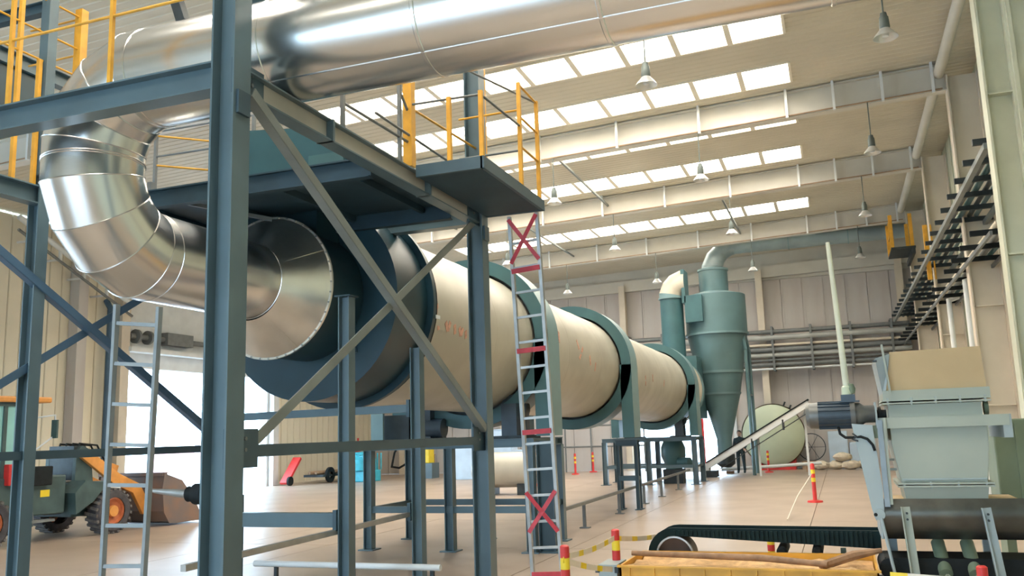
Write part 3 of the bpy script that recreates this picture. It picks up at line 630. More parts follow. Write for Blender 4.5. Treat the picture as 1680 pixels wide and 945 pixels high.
obj('lance', MB().tube([(-7.75, 8.5, 1.38), (-7.25, 8.5, 1.34), (-7.1, 8.5, 1.34)], [.02, .05, .05], 12), ALU, t); obj('coupling', MB().lathe([(0, -.3), (.09, -.28), (.07, -.2), (.12, -.18), (.12, -.05), (.08, 0), (.10, .1), (.05, .14), (.04, .2)], (-6.88, 8.5, 1.335), 'x', 18), BLACK, t)
obj('stand', MB().box(-6.5, -6.42, 8.46, 8.54, 0, 1.32).box(-6.62, -6.3, 8.35, 8.65, 0, .02), STEELD, t)

# ladders
def ladder(name, label, bl_, br_, tl, trr, n, m, w_=.035, z0=.3, step=.3, group=None):
    t = thing(name, label, 'ladder', bl_)
    B0, B1, T0, T1 = map(Vector, (bl_, br_, tl, trr))
    obj('stile', MB().bar(B0, T0, w_, w_ * 1.6, (0, 1, 0)), m, t); obj('stile', MB().bar(B1, T1, w_, w_ * 1.6, (0, 1, 0)), m, t)
    H_ = (T0 - B0).length; rs = []
    k = z0
    while k < H_ - .05:
        a = B0 + (T0 - B0) * (k / H_); b = B1 + (T1 - B1) * (k / H_); rs.append(obj('rung', MB().bar(a, b, .03, .03), m, t)); k += step
    return t, rs, (B0, B1, T0, T1)
ladder('steel_ladder', 'grey steel ladder hanging below the shiny duct bend', (-5.86, 5.92, .0), (-5.54, 6.03, .0), (-5.47, 5.57, 3.05), (-5.15, 5.70, 3.02), 10, LADG, .03, .3, .33)
lt, rs, (B0, B1, T0, T1) = ladder('aluminium_ladder', 'aluminium ladder with red taped crosses leaning below the balcony', (-3.66, 10.50, .0), (-3.32, 10.60, .0), (-3.72, 10.2, 4.62), (-3.36, 10.22, 4.66), 14, ALU, .04, .22, .312)
def lp(s, k): B, T = (B0, T0) if s == 0 else (B1, T1); return B + (T - B) * (k / (T0 - B0).length)
off = Vector((0, -.05, 0))
for k0, k1 in ((4.02, 4.58), (.72, 1.20)):
    obj('red_tape_cross', MB().bar(lp(0, k0) + off, lp(1, k1) + off, .05, .008, (0, 1, 0)).bar(lp(1, k0) + off, lp(0, k1) + off * 1.2, .05, .008, (0, 1, 0)), REDT, lt)
for k in (.22, 1.92, 2.92, 3.92): obj('red_tape_rung', MB().bar(lp(0, k) + off * .9, lp(1, k) + off * .9, .02, .06, (0, 0, 1)), REDT, lt)

# ================================================================ FEEDER, CONVEYOR, TRAY
fe = thing('feeder_hopper', 'pale mint feeder hopper with tan board above the steel trough', 'hopper', (.95, 10.4, 1.1))
def frus(x0, x1, y0, y1, z0, X0, X1, Y0, Y1, z1): 
    return MB().add([(x0,y0,z0),(x1,y0,z0),(x1,y1,z0),(x0,y1,z0),(X0,Y0,z1),(X1,Y0,z1),(X1,Y1,z1),(X0,Y1,z1)], [(0,3,2,1),(4,5,6,7),(0,1,5,4),(1,2,6,5),(2,3,7,6),(3,0,4,7)])
obj('outlet_collar', frus(.56, 1.30, 10.02, 10.8, 1.10, .54, 1.32, 10.0, 10.82, 1.245), MINT, fe)
fl_ = obj('outlet_flange', MB().box(.49, 1.37, 9.95, 10.87, 1.245, 1.262).box(.49, 1.37, 9.95, 10.87, 1.272, 1.29), MINT, fe)
obj('lower_body', MB().prism([(.53, 1.29), (1.32, 1.29), (1.36, 1.60), (1.37, 1.86), (.47, 1.86), (.47, 1.66)], (10.0, 10.82)), MINT, fe, bevel=.008)
obj('crease_strip', MB().box(.54, 1.31, 9.985, 10.0, 1.315, 1.33), SKYB, fe)
ch = obj('cross_channel', MB().box(.36, 1.56, 9.93, 9.945, 1.84, 1.95).box(.36, 1.56, 9.945, 10.02, 1.94, 1.95).box(.36, 1.56, 9.945, 10.02, 1.84, 1.85), MINT, fe)
obj('channel_end', MB().box(1.50, 1.58, 9.94, 10.9, 1.72, 1.95), SKYB, fe); obj('channel_end', MB().box(.40, .44, 9.96, 10.9, 1.72, 1.94), MINT, fe)
obj('upper_body', MB().box(.47, 1.34, 10.0, 10.85, 1.95, 2.08), MINT, fe)
f2_ = obj('upper_flange', MB().box(.42, 1.42, 9.93, 10.92, 2.085, 2.10).box(.42, 1.42, 9.93, 10.92, 2.115, 2.13), MINT, fe)
for k in range(5):
    obj('bolt', MB().lathe([(0, -.03), (.013, -.03), (.013, .04), (0, .04)], (.47 + k * .225, 9.945, 2.107), 'z', 6, False), SKYB, f2_)
for k in range(4): obj('bolt', MB().lathe([(0, -.03), (.011, -.03), (.011, .03), (0, .03)], (.55 + k * .25, 9.965, 1.267), 'z', 6, False), SKYB, fl_)
obj('hopper_lip', MB().box(.43, 1.42, 9.94, 10.9, 2.13, 2.225), MINT, fe)
obj('front_board', MB().add([(.47, 9.98, 2.225), (1.40, 9.98, 2.225), (1.40, 10.02, 2.225), (.47, 10.02, 2.225), (.53, 9.90, 2.62), (1.37, 9.90, 2.63), (1.37, 9.94, 2.63), (.53, 9.94, 2.62)], [(0,3,2,1),(4,5,6,7),(0,1,5,4),(1,2,6,5),(2,3,7,6),(3,0,4,7)]), PLY, fe)
obj('back_board', MB().box(.5, 1.38, 10.84, 10.87, 2.2, 2.58), PLY, fe)
obj('side_panel', MB().add([(.43, 9.97, 2.2), (.46, 9.95, 2.2), (.46, 10.88, 2.2), (.43, 10.88, 2.2), (.385, 9.86, 2.56), (.53, 9.88, 2.60), (.53, 10.88, 2.60), (.385, 10.88, 2.56)], [(0,3,2,1),(4,5,6,7),(0,1,5,4),(1,2,6,5),(2,3,7,6),(3,0,4,7)]), SKYB, fe)
obj('side_panel', MB().box(1.40, 1.43, 10.4, 10.88, 2.2, 2.32), SKYB, fe)
obj('corner_post', MB().bar((.50, 9.89, 2.2), (.46, 9.87, 2.70), .02, .02), MINT, fe)
obj('hinge', MB().box(.36, .40, 9.84, 9.9, 2.52, 2.54), DARK, fe)
obj('gate_disc', MB().lathe([(0, -.02), (.07, -.02), (.07, .02), (0, .02)], (1.40, 10.2, 2.02), 'x', 16), OLIVE, fe)
for z in (1.40, 1.50): obj('side_rod', MB().box(.36, .53, 10.3, 10.33, z, z + .025), SKYB, fe)
# slanted hanger plate left of the hopper
hp = thing('hanger_plate', 'pale blue slanted hanger plate with a pivot hole left of the hopper', 'plate', (.2, 9.9, 1.0))
obj('plate', MB().prism([(.10, 1.90), (.30, 1.88), (.34, 1.25), (.335, 1.0), (.25, .92), (.22, 1.04)], (9.9, 9.915)), SKYB, hp)
obj('web', MB().bar((.37, 9.92, 1.93), (.37, 9.92, 1.06), .085, .05, (1, 0, 0)), mat('grey_blue_web', (.25, .31, .36), .5), hp)
obj('flange_edge', MB().bar((.415, 9.9, 1.95), (.41, 9.9, 1.08), .012, .03, (1, 0, 0)), MINT, hp)
obj('pivot_lug', MB().lathe([(0, -.03), (.055, -.03), (.055, .03), (0, .03)], (.285, 9.89, .985), 'y', 18), SKYB, hp)
obj('pivot_hole', MB().lathe([(0, -.034), (.018, -.034), (.018, .0), (0, .0)], (.25, 9.89, .985), 'y', 14), BLACK, hp)
obj('wire_loop', MB().tube([(.10, 9.89, 1.80), (.14, 9.88, 1.77), (.10, 9.88, 1.74), (.15, 9.88, 1.72)], .008, 6), DARK, hp)
single('hanging_rod', MB().tube([(.30, 9.86, .95), (.43, 9.86, .02)], .016, 8), SKYB, 'thin pale blue rod slanting down from the pivot plate', 'rod')
# motor
mo = thing('electric_motor', 'charcoal electric motor with finned body left of the hopper', 'motor', (0, 10.05, 2.0))
MY, MZ = 10.05, 1.995
obj('end_cap', MB().lathe([(0, -.37), (.10, -.365), (.135, -.33), (.14, -.24)], (.02, MY, MZ), 'x', 28), MOTORG, mo)
obj('body', MB().lathe([(.135, -.24), (.135, .08)], (.02, MY, MZ), 'x', 28), MOTOR, mo)
for k in range(18):
    a = 2 * math.pi * k / 18
    obj('fin', MB().bar((-.22, MY + .135 * math.cos(a), MZ + .135 * math.sin(a)), (.10, MY + .135 * math.cos(a), MZ + .135 * math.sin(a)), .008, .025, (0, math.cos(a), math.sin(a))), MOTOR, mo)
obj('end_flange', MB().lathe([(.0, .08), (.15, .08), (.15, .13), (.12, .13), (.12, .18), (.09, .22), (.09, .34)], (.02, MY, MZ), 'x', 28), MOTORG, mo)
tb = obj('terminal_box', MB().box(.02, .16, MY - .08, MY + .08, MZ + .14, MZ + .21).box(-.0, .2, MY - .1, MY + .1, MZ + .13, MZ + .145), MOTOR, mo)
obj('gland', MB().lathe([(.05, 0), (.055, .0), (.05, .08), (.03, .10)], (.085, MY - .02, MZ + .21), 'z', 14), TANKG, tb); obj('valve_body', MB().lathe([(0, 0), (.04, .01), (.05, .06), (.03, .11), (0, .12)], (.125, MY - .02, MZ + .21), 'z', 14), OLIVE, tb)
obj('coupling', MB().lathe([(.0, .0), (.05, .0), (.05, .05), (.08, .05), (.08, .08), (.05, .08), (.05, .13), (.0, .13)], (.32, MY, MZ - .01), 'x', 18), BLACK, mo)
obj('support_bracket', MB().box(.16, .40, MY - .07, MY + .14, MZ - .25, MZ - .12), OLIVE, mo)
obj('mount_plate', MB().box(.34, .355, MY - .16, MY + .16, MZ - .15, MZ + .12), SKYB, mo)
single('motor_cable', MB().tube([(-.03, 9.98, 1.87), (-.02, 9.95, 1.80), (.03, 9.93, 1.76), (.10, 9.92, 1.76), (.18, 9.90, 1.765), (.24, 9.89, 1.74), (.285, 9.88, 1.68), (.30, 9.88, 1.62)], .014, 8), BLACK, 'black cable looping from the motor to the hanger plate', 'cable')
single('conduit_pole', MB().tube([(.085, 10.03, 2.27), (.055, 10.03, 3.2), (.03, 10.03, 3.86)], [.034, .028, .022], 12), COLM, 'pale tapering conduit pole rising from the motor terminal box', 'pole')
# trough and legs
tg = thing('belt_trough', 'shiny worn steel belt trough below the hopper', 'trough', (1.0, 10.3, .9))
prof = [(9.98, 1.13), (9.93, 1.06), (9.91, .98), (9.93, .90), (9.99, .82), (10.06, .76), (10.12, .72)]
vs = [(x, y, z) for x in (.30, 1.62) for y, z in prof]; n = len(prof)
obj('side_plate', MB().add(vs + [(x, y + .02, z) for x, y, z in vs], [(i, i + 1, n + i + 1, n + i) for i in range(n - 1)] + [(2*n + i, 3*n + i, 3*n + i + 1, 2*n + i + 1) for i in range(n - 1)], True), TROUGH, tg)
obj('end_plate', MB().box(.285, .305, 9.92, 10.95, .74, 1.13), SKYB, tg)
obj('top_strip', MB().box(.32, 1.62, 9.98, 10.95, 1.085, 1.10), PLY, tg)
obj('far_side', MB().box(.30, 1.62, 10.9, 10.95, .74, 1.1), TROUGH, tg)
for x0, z1, x1 in ((.53, 1.06, .585), (1.255, 1.05, 1.36)):
    lg = obj('leg', MB().bar((x0, 9.87, z1), (x1, 9.87, 0.0), .085, .012, (0, 1, 0)).bar((x0 - .04, 9.84, z1), (x1 - .04, 9.84, 0.0), .012, .07, (0, 1, 0)), MINT if x0 < 1 else SKYB, tg)
    for q in (.06, .12): obj('bolt', MB().lathe([(0, -.02), (.012, -.02), (.012, 0), (0, 0)], (x0 + .01, 9.864, z1 - q), 'y', 6, False), DARK, lg)
for x in (.37, 1.32): obj('rear_leg', MB().box(x, x + .1, 10.93, 11.0, 0, .8), SKYB, tg)
# sidewall belt conveyor
cv = thing('belt_conveyor', 'black sidewall belt conveyor with end pulley behind the yellow tray', 'conveyor', (-1, 10.95, .5))
XP, ZP, RP = -1.96, .44, .27
def loop(y0, y1, rin, rout, x1, ztop_in, ztop_out):
    A = [math.radians(a) for a in range(90, 271, 12)]
    outer = [(x1, ztop_out)] + [(XP + rout * math.cos(a), ZP + rout * math.sin(a)) for a in A] + [(x1, ZP - rout)]
    inner = [(x1, ztop_in)] + [(XP + rin * math.cos(a), ZP + rin * math.sin(a)) for a in A] + [(x1, ZP - rin)]
    n = len(outer); vs = [(x, y, z) for y in (y0, y1) for pr in (outer, inner) for x, z in pr]; f = []
    for i in range(n - 1):
        f += [(i, i + 1, n + i + 1, n + i), (2*n + i, 3*n + i, 3*n + i + 1, 2*n + i + 1), (i, 2*n + i, 2*n + i + 1, i + 1), (n + i, n + i + 1, 3*n + i + 1, 3*n + i)]
    return MB().add(vs, f)
obj('belt', loop(10.70, 11.06, .225, .24, 1.7, .67, .685), BLACK, cv)
for y in (10.70, 11.06): obj('side_wall', loop(y - .02, y + .02, .225, .315, .3, .545, .735), BLACKG, cv)
mb = MB()
for k in range(44):
    x = XP + .0 + k * .050; mb.box(x, x + .024, 10.655, 10.682, .678 - .12 * (x - XP) / (.3 - XP), .725)
obj('side_wall_corrugation', mb, BLACKG, cv)['kind'] = 'stuff'
pu = obj('pulley', MB().lathe([(0, 10.76), (.17, 10.74), (.21, 10.72), (.215, 10.70), (.215, 11.04)], (XP, 0, ZP), 'y', 36), mat('brown_pulley_face', (.13, .09, .075), .5, .2, .2), cv)
obj('pulley_rim', MB().lathe([(.20, 10.675), (.22, 10.675), (.22, 10.72), (.20, 10.72)], (XP, 0, ZP), 'y', 36), ALU, pu)
for x in (-.75, -.37):
    obj('idler_roller', MB().lathe([(0, 10.66), (.035, 10.66), (.06, 10.69), (.06, 11.25)], (x, 0, .50), 'y', 18), BLACK, cv)
for x in (.86, 1.13):
    t_ = obj('idler_roller', MB().tube([(x - .01, 10.0, .40), (x - .03, 10.35, .66)], .065, 18), OLIVE, cv)
    obj('idler_bracket', MB().bar((x - .08, 9.96, .32), (x, 9.96, .40), .02, .02).bar((x, 9.96, .40), (x + .08, 9.96, .32), .02, .02), MINT, cv)
obj('return_belt', MB().box(.30, 1.75, 10.05, 10.6, .34, .54), BLACK, cv); obj('return_roller', MB().tube([(.34, 10.02, .44), (.34, 10.62, .44)], .10, 18), BLACK, cv)
for x in (-1.96, -.1): obj('leg', MB().box(x - .03, x + .03, 11.08, 11.12, 0, .50), OLIVE, cv)
# yellow tray
ty = thing('sand_tray', 'mustard yellow steel tray with orange sand before the belt conveyor', 'tray', (-1.05, 10.0, 0))
TX0, TX1, TY0, TY1, TZ = -2.33, .22, 9.45, 10.60, .50
obj('front_panel', MB().box(TX0, TX1, TY0, TY0 + .02, 0.02, TZ).box(TX0 - .02, TX1 + .02, TY0 - .03, TY0 + .03, TZ - .02, TZ), TRAY, ty)
obj('back_panel', MB().box(TX0, TX1, TY1 - .02, TY1, .02, TZ).box(TX0, TX1, TY1 - .01, TY1 + .03, TZ - .02, TZ), TRAY, ty)
for x in (TX0, TX1 - .02): obj('side_panel', MB().box(x, x + .02, TY0, TY1, .02, TZ), TRAY, ty)
obj('bottom', MB().box(TX0, TX1, TY0, TY1, 0, .03), TRAY, ty)
for k in range(10): obj('rib', MB().box(TX0 + .1 + k * .26, TX0 + .115 + k * .26, TY0 - .022, TY0, .05, TZ - .02), TRAY, ty)
N = 24; vs = []; rs_ = random.Random(5)
for j in range(9):
    for i in range(N):
        vs.append((TX0 + .03 + (TX1 - TX0 - .06) * i / (N - 1), TY0 + .03 + (TY1 - TY0 - .06) * j / 8, .42 + .05 * math.sin(i * .9 + j) * math.sin(j * .8) + rs_.uniform(0, .025)))
sd_ = obj('sand', MB().add(vs, [(j*N+i, j*N+i+1, (j+1)*N+i+1, (j+1)*N+i) for j in range(8) for i in range(N - 1)], True), SAND); sd_['kind'] = 'stuff'; tag(sd_, 'orange brown sand lying in the yellow tray', 'sand')
single('wooden_pole', MB().tube([(-2.32, 10.02, .55), (-1.6, 10.02, .535), (-.9, 9.98, .525), (-.25, 9.78, .50)], [.028, .034, .036, .03], 10), WOOD, 'weathered wooden pole lying along the sand in the yellow tray', 'pole')
single('split_branch', MB().tube([(-.32, 9.86, .47), (0.0, 10.1, .55), (.28, 10.15, .60)], [.045, .05, .025], 8), WOOD, 'short dark split branch at the right end of the sand', 'branch')
bx = thing('pale_blue_box', 'pale blue box with black clamps at the left end of the tray', 'box', (-2.48, 9.5, 0))
obj('body', MB().box(-2.56, -2.36, 9.46, 9.9, 0, .50), SKYB, bx)
for x in (-2.57, -2.36): obj('clamp', MB().box(x - .02, x + .02, 9.43, 9.5, .42, .48), DARK, bx)

# barrier posts with tape
def bpost(x, y, label, h=.82, cat='barrier post'):
    t = thing('barrier_post', label, cat, (x, y, 0), 'red and yellow barrier posts')
    n = 7; hh = (h - .06) / n
    obj('base', MB().lathe([(0, 0), (.17, 0), (.16, .03), (.06, .06)], (x, y, 0), 'z', 20), BLACK, t)
    for k in range(n): obj('red_band' if k % 2 == 0 else 'yellow_band', MB().lathe([(.042, .06 + k * hh), (.045, .062 + k * hh), (.045, .058 + (k + 1) * hh), (.042, .06 + (k + 1) * hh)], (x, y, 0), 'z', 20), RED if k % 2 == 0 else SYEL, t)
    obj('cap', MB().lathe([(.042, h), (.03, h + .01), (0, h + .012)], (x, y, 0), 'z', 20), RED, t)
bpost(-2.61, 8.42, 'red and yellow barrier post beside the foot of the aluminium ladder')
bpost(-2.45, 9.82, 'red and yellow barrier post at the left end of the yellow tray')
bpost(-.95, 11.75, 'red and yellow barrier post behind the belt conveyor', .60)
bpost(1.02, 8.7, 'red and yellow barrier post in front of the trough legs', .66)
def tape(a, b, label, sag=.03, n=12):
    t = thing('barrier_tape', label, 'tape', a, 'barrier tape between the posts')
    a = Vector(a); b = Vector(b)
    for k in range(n):
        p = a + (b - a) * (k / n); q = a + (b - a) * ((k + 1) / n)
        p = p - Vector((0, 0, sag * math.sin(math.pi * k / n))); q = q - Vector((0, 0, sag * math.sin(math.pi * (k + 1) / n)))
        obj('tape_strip', MB().bar(p, q, .006, .055), TAPE if k % 3 else SYEL, t)
tape((-2.61, 8.42, .72), (-2.45, 9.82, .74), 'pale and yellow tape running back between the two left barrier posts')
tape((-2.61, 8.36, .70), (-2.40, 9.42, .46), 'yellow tape from the front barrier post to the tray corner', .02, 9)
tape((-2.45, 9.82, .73), (-2.33, 12.0, .52), 'pale barrier tape running back past the conveyor pulley', .02, 10)
bpost(-2.33, 12.05, 'red and yellow barrier post behind the conveyor pulley', .56)
tape((.30, 9.0, .53), (1.75, 8.68, .52), 'pale and yellow tape before the trough legs', .01, 10)

# olive machine body right of the hopper
om = thing('olive_cabinet', 'olive green cabinet half hidden right of the mint hopper', 'cabinet', (2.0, 12.4, 0))
obj('body', MB().box(1.72, 2.25, 12.2, 12.9, .75, 1.9), OLIVE, om, bevel=.02); obj('door', MB().box(1.95, 2.24, 12.17, 12.2, .95, 1.85), OLIVE, om); obj('foot', MB().box(1.75, 1.85, 12.3, 12.8, 0, .75).box(2.1, 2.2, 12.3, 12.8, 0, .75), OLIVE, om)

# ================================================================ CYCLONE AND DUCTS
cy = thing('dust_cyclone', 'tall teal dust cyclone with cone behind the far drum end', 'cyclone', (-4.6, 37.4, 0))
CX, CY = -4.55, 37.4
obj('outlet_pipe', MB().lathe([(.60, 7.1), (.60, 8.45)], (CX, CY, 0), 'z', 36), CYCM, cy)
obj('top_cover', MB().lathe([(.60, 7.55), (1.22, 7.38), (1.25, 7.3)], (CX, CY, 0), 'z', 40), TEALL, cy)
obj('barrel', MB().lathe([(1.25, 7.36), (1.25, 5.75)], (CX, CY, 0), 'z', 40), CYCM, cy)
obj('barrel_flange', MB().lathe([(1.25, 5.78), (1.30, 5.78), (1.30, 5.70), (1.2, 5.70)], (CX, CY, 0), 'z', 40), TEALL, cy)
obj('cone', MB().lathe([(1.22, 5.70), (.95, 4.2)], (CX, CY, 0), 'z', 40), CYCM, cy)
obj('cone_band', MB().lathe([(.95, 4.22), (.99, 4.22), (.97, 4.12), (.93, 4.12)], (CX, CY, 0), 'z', 40), TEALL, cy)
obj('cone', MB().lathe([(.94, 4.12), (.78, 3.3)], (CX, CY, 0), 'z', 40), CYCM, cy)
obj('cone_band', MB().lathe([(.78, 3.33), (.82, 3.33), (.80, 3.25), (.77, 3.25)], (CX, CY, 0), 'z', 40), TEALL, cy)
obj('cone', MB().lathe([(.77, 3.25), (.30, 1.45), (.30, .8)], (CX, CY, 0), 'z', 40), CYCM, cy)
obj('rotary_valve', MB().lathe([(.38, .82), (.38, .45), (.2, .3)], (CX, CY, 0), 'z', 20), DARK, cy)
for x, y in ((CX + 1.15, CY - .5), (CX + 1.15, CY + 1.0), (CX - 1.1, CY + 1.0)):
    obj('leg', MB().tube([(x, y, 0), (x, y, 5.0)], .07, 8), CYCM, cy)
    obj('bracket', MB().bar((x, y, 5.0), (CX + (x - CX) * .9, CY + (y - CY) * .7, 5.8), .12, .12), CYCM, cy)
for z in (1.6, 3.2): obj('tie_bar', MB().bar((CX + 1.15, CY - .5, z), (CX + 1.15, CY + 1.0, z), .07, .07), CYCM, cy)
vd = thing('exhaust_duct', 'teal upright duct with pale elbow from drum to cyclone', 'duct', (XD, 36.4, 3.6))
obj('discharge_box', MB().box(-7.35, -5.15, 35.2, 37.3, 2.3, 4.75), TEAL, vd); obj('hood_plate', MB().lathe([(0, 34.9), (1.3, 34.9), (1.3, 35.2)], (XD, 0, 3.4), 'y', 40), TEALL, vd)
obj('riser', MB().lathe([(.47, 4.6), (.47, 7.3)], (XD, 36.4, 0), 'z', 32), TEAL, vd)
obj('riser_flange', MB().lathe([(.47, 7.24), (.53, 7.24), (.53, 7.30), (.47, 7.30)], (XD, 36.4, 0), 'z', 32), TEALL, vd)
Pe = elbow((XD + .62, 36.4, 7.3), (-1, 0, 0), (0, 0, 1), .62, 4)
PALEC = mat('lit_elbow_paint', (.52, .47, .38), .5, 0, .12, 1.5)  # pale cream is the light on the elbow's top, put into the colour
for i in range(len(Pe) - 1):
    p, q = Pe[i], Pe[i+1]; d = (q - p).normalized(); dp = (p - Pe[i-1]).normalized() if i else d; dn = (Pe[i+2] - q).normalized() if i + 2 < len(Pe) else d
    obj('elbow_segment', cyl_between(p, q, (d + dp).normalized(), (d + dn).normalized(), .49, N=28), PALEC if i > 0 else TEALL, vd)
obj('inlet_neck', frus(-5.7, -5.55, 36.0, 36.95, 7.0, -5.7, -5.55, 36.0, 36.95, 8.4).box(-5.6, -4.9, 36.0, 36.7, 6.2, 7.3), TEAL, vd)
vo = thing('overhead_duct', 'long pale teal overhead duct from cyclone top to right wall', 'duct', (CX, CY, 8.4))
Pe = elbow((CX + .95, CY, 8.45), (-1, 0, 0), (0, 0, 1), .95, 4)
obj('collar', MB().lathe([(.60, 8.42), (.64, 8.44), (.64, 8.52), (.42, 8.60)], (CX, CY, 0), 'z', 32), TEALL, vo)
GD = mat('dusty_grey_teal_duct', (.26, .33, .34), .4, 0, .18, 1.0)
for i in range(len(Pe) - 1):
    p, q = Pe[i], Pe[i+1]; d = (q - p).normalized(); dp = (p - Pe[i-1]).normalized() if i else d; dn = (Pe[i+2] - q).normalized() if i + 2 < len(Pe) else d
    obj('elbow_segment', cyl_between(p, q, (d + dp).normalized(), (d + dn).normalized(), .46 - .03 * i, .46 - .03 * (i + 1), N=28), GD, vo)
xs_ = [CX + .95, -1.4, .9, 3.3]
for a, b_ in zip(xs_[:-1], xs_[1:]):
    s_ = obj('duct_section', MB().tube([(a, CY, 9.40), (b_, CY, 9.40)], .295, 28, False), GD, vo)
    obj('flange', MB().lathe([(.295, -.02), (.33, -.02), (.33, .02), (.295, .02)], (b_, CY, 9.40), 'x', 28), TEALL, s_)
# inclined conveyor
ic = thing('inclined_conveyor', 'pale inclined belt conveyor rising right behind the concrete aisle', 'conveyor', (-3, 35.9, 0))
a, b_ = Vector((-5.1, 35.9, .42)), Vector((-1.1, 35.9, 2.72))
for yy in (35.65, 36.15): obj('side_channel', MB().bar(a + Vector((0, yy - 35.9, 0)), b_ + Vector((0, yy - 35.9, 0)), .06, .22), WHITE, ic)
obj('belt', MB().bar(a + Vector((0, 0, .15)), b_ + Vector((0, 0, .15)), .62, .05), BLACK, ic)
obj('return_belt', MB().bar(a + Vector((.5, 0, -.1)), b_ + Vector((0, 0, -.32)), .4, .025), DARK, ic)
for k in (.45, .75):
    p = a + (b_ - a) * k; obj('return_hanger', MB().box(p.x - .03, p.x + .03, 35.62, 36.18, p.z - .40, p.z), DARK, ic)
obj('tail_section', MB().box(-6.0, -5.0, 35.65, 36.15, .22, .52), WHITE, ic); obj('tail_drive', MB().box(-5.3, -4.7, 35.5, 36.2, 0.02, .26), DARK, ic)
for k in (.5, .95):
    p = a + (b_ - a) * k; obj('leg', MB().box(p.x - .04, p.x + .04, 36.15, 36.22, 0, p.z), WHITE, ic)
t = thing('pale_floor_pipe', 'long pale pipe lying on low blocks before the green tank', 'pipe', (-2, 39, 0))
obj('pipe', MB().tube([(-4.9, 38.6, .16), (-.9, 39.2, .34)], .07, 10), WHITE, t); obj('block', MB().box(-1.5, -1.2, 38.95, 39.25, 0, .22), WOOD, t); obj('block', MB().box(-4.7, -4.4, 38.5, 38.8, 0, .10), WOOD, t)
tk = thing('green_tank', 'big pale green round tank end by the back wall', 'tank', (-2.85, 41.6, 0))
obj('dished_end', MB().lathe([(0, 40.55), (.6, 40.6), (1.1, 40.75), (1.33, 40.95)], (-2.85, 0, 1.52), 'y', 48), TANKG, tk); obj('shell', MB().lathe([(1.33, 40.95), (1.33, 42.1)], (-2.85, 0, 1.52), 'y', 48), TANKG, tk)
for y in (41.0, 41.75): obj('saddle', MB().box(-3.7, -2.0, y, y + .3, 0, .55), RED, tk); obj('rim_band', MB().lathe([(1.33, 40.95), (1.37, 40.95), (1.37, 41.05), (1.33, 41.05)], (-2.85, 0, 1.52), 'y', 48), BROWN, tk)
for k in range(3): obj('nozzle', MB().tube([(-2.35 + k * .22, 41.0, 2.72 - k * .15), (-2.25 + k * .24, 41.0, 2.95 - k * .15)], .04, 8), DARK, tk)
hw = thing('spoked_hoop', 'black spoked hoop leaning at the back wall by the sacks', 'hoop', (-1.3, 41.2, 0))
obj('rim', MB().lathe([(.56, -.03), (.60, -.03), (.60, .03), (.56, .03)], (-1.3, 41.2, .95), 'y', 32), DARK, hw)
for k in range(6):
    aa = k * math.pi / 3; obj('spoke', MB().bar((-1.3, 41.2, .95), (-1.3 + .57 * math.cos(aa), 41.2, .95 + .57 * math.sin(aa)), .02, .02, (0, 1, 0)), DARK, hw)
obj('stand', MB().box(-1.75, -.85, 41.1, 41.3, 0, .36), BROWN, hw)
rs_ = random.Random(11)
for k, (lab, x, y, z) in enumerate((('pale crumpled sack at the left end of the sack row', -.95, 40.6, 0), ('pale sack second from left in the sack row', -.35, 40.7, 0), ('pale sack third from left in the sack row', .25, 40.5, 0), ('pale sack at the right end of the sack row', .85, 40.7, 0), ('pale sack lying on top of the sack row', -.05, 40.6, .34))):
    vs = []; n1, n2 = 12, 8
    for j in range(n2 + 1):
        th = math.pi * j / n2
        for i in range(n1):
            ph = 2 * math.pi * i / n1; q = 1 + rs_.uniform(-.14, .14)
            vs.append((x + .38 * q * math.sin(th) * math.cos(ph), y + .28 * q * math.sin(th) * math.sin(ph), z + .19 + .18 * math.cos(th) * q))
    single('sack', MB().add(vs, [(j*n1+i, j*n1+(i+1) % n1, (j+1)*n1+(i+1) % n1, (j+1)*n1+i) for j in range(n2) for i in range(n1)], True), SACK, lab, 'sack', 'pale sacks by the back wall')
single('grey_crate', MB().box(-.6, .2, 41.6, 42.4, 0, 1.6).box(.25, .9, 41.7, 42.3, 0, 1.1), PALEB, 'pale grey crates standing behind the sack row', 'crate', bevel=.02)
# person behind the conveyor
pe = thing('person', 'person in dark work clothes standing behind the inclined conveyor', 'person', (-4.05, 38.4, 0))
def skin_body(name, verts, edges, rad, m, parent, root=0):
    me = bpy.data.meshes.new(name); me.from_pydata(verts, edges, []); o = bpy.data.objects.new(name, me); COL.objects.link(o); o.parent = parent
    sk = o.modifiers.new('skin', 'SKIN'); sk.use_smooth_shade = True
    for i, r in enumerate(rad):
        o.data.skin_vertices[0].data[i].radius = r if isinstance(r, tuple) else (r, r)
    o.data.skin_vertices[0].data[root].use_root = True
    sb = o.modifiers.new('subdivision', 'SUBSURF'); sb.levels = 1; sb.render_levels = 2
    me.materials.append(m); return o
V = [(0,0,.95),(0,0,1.15),(0,.0,1.38),(0,-.01,1.48),(0,-.02,1.54), (.10,0,.90),(.12,-.02,.50),(.13,.02,.10),(.13,-.14,.05), (-.10,0,.90),(-.12,.02,.50),(-.13,.04,.10),(-.13,-.12,.05), (.19,0,1.40),(.25,.0,1.15),(.20,-.2,1.02),(-.19,0,1.40),(-.26,.02,1.14),(-.26,-.06,.90)]
E_ = [(0,1),(1,2),(2,3),(3,4),(0,5),(5,6),(6,7),(7,8),(0,9),(9,10),(10,11),(11,12),(2,13),(13,14),(14,15),(2,16),(16,17),(17,18)]
skin_body('body', V, E_, [(.16,.12),(.17,.12),(.17,.12),.06,.055,.10,.075,.055,.05,.10,.075,.055,.05,.075,.055,.04,.075,.055,.04], CLOTH, pe)
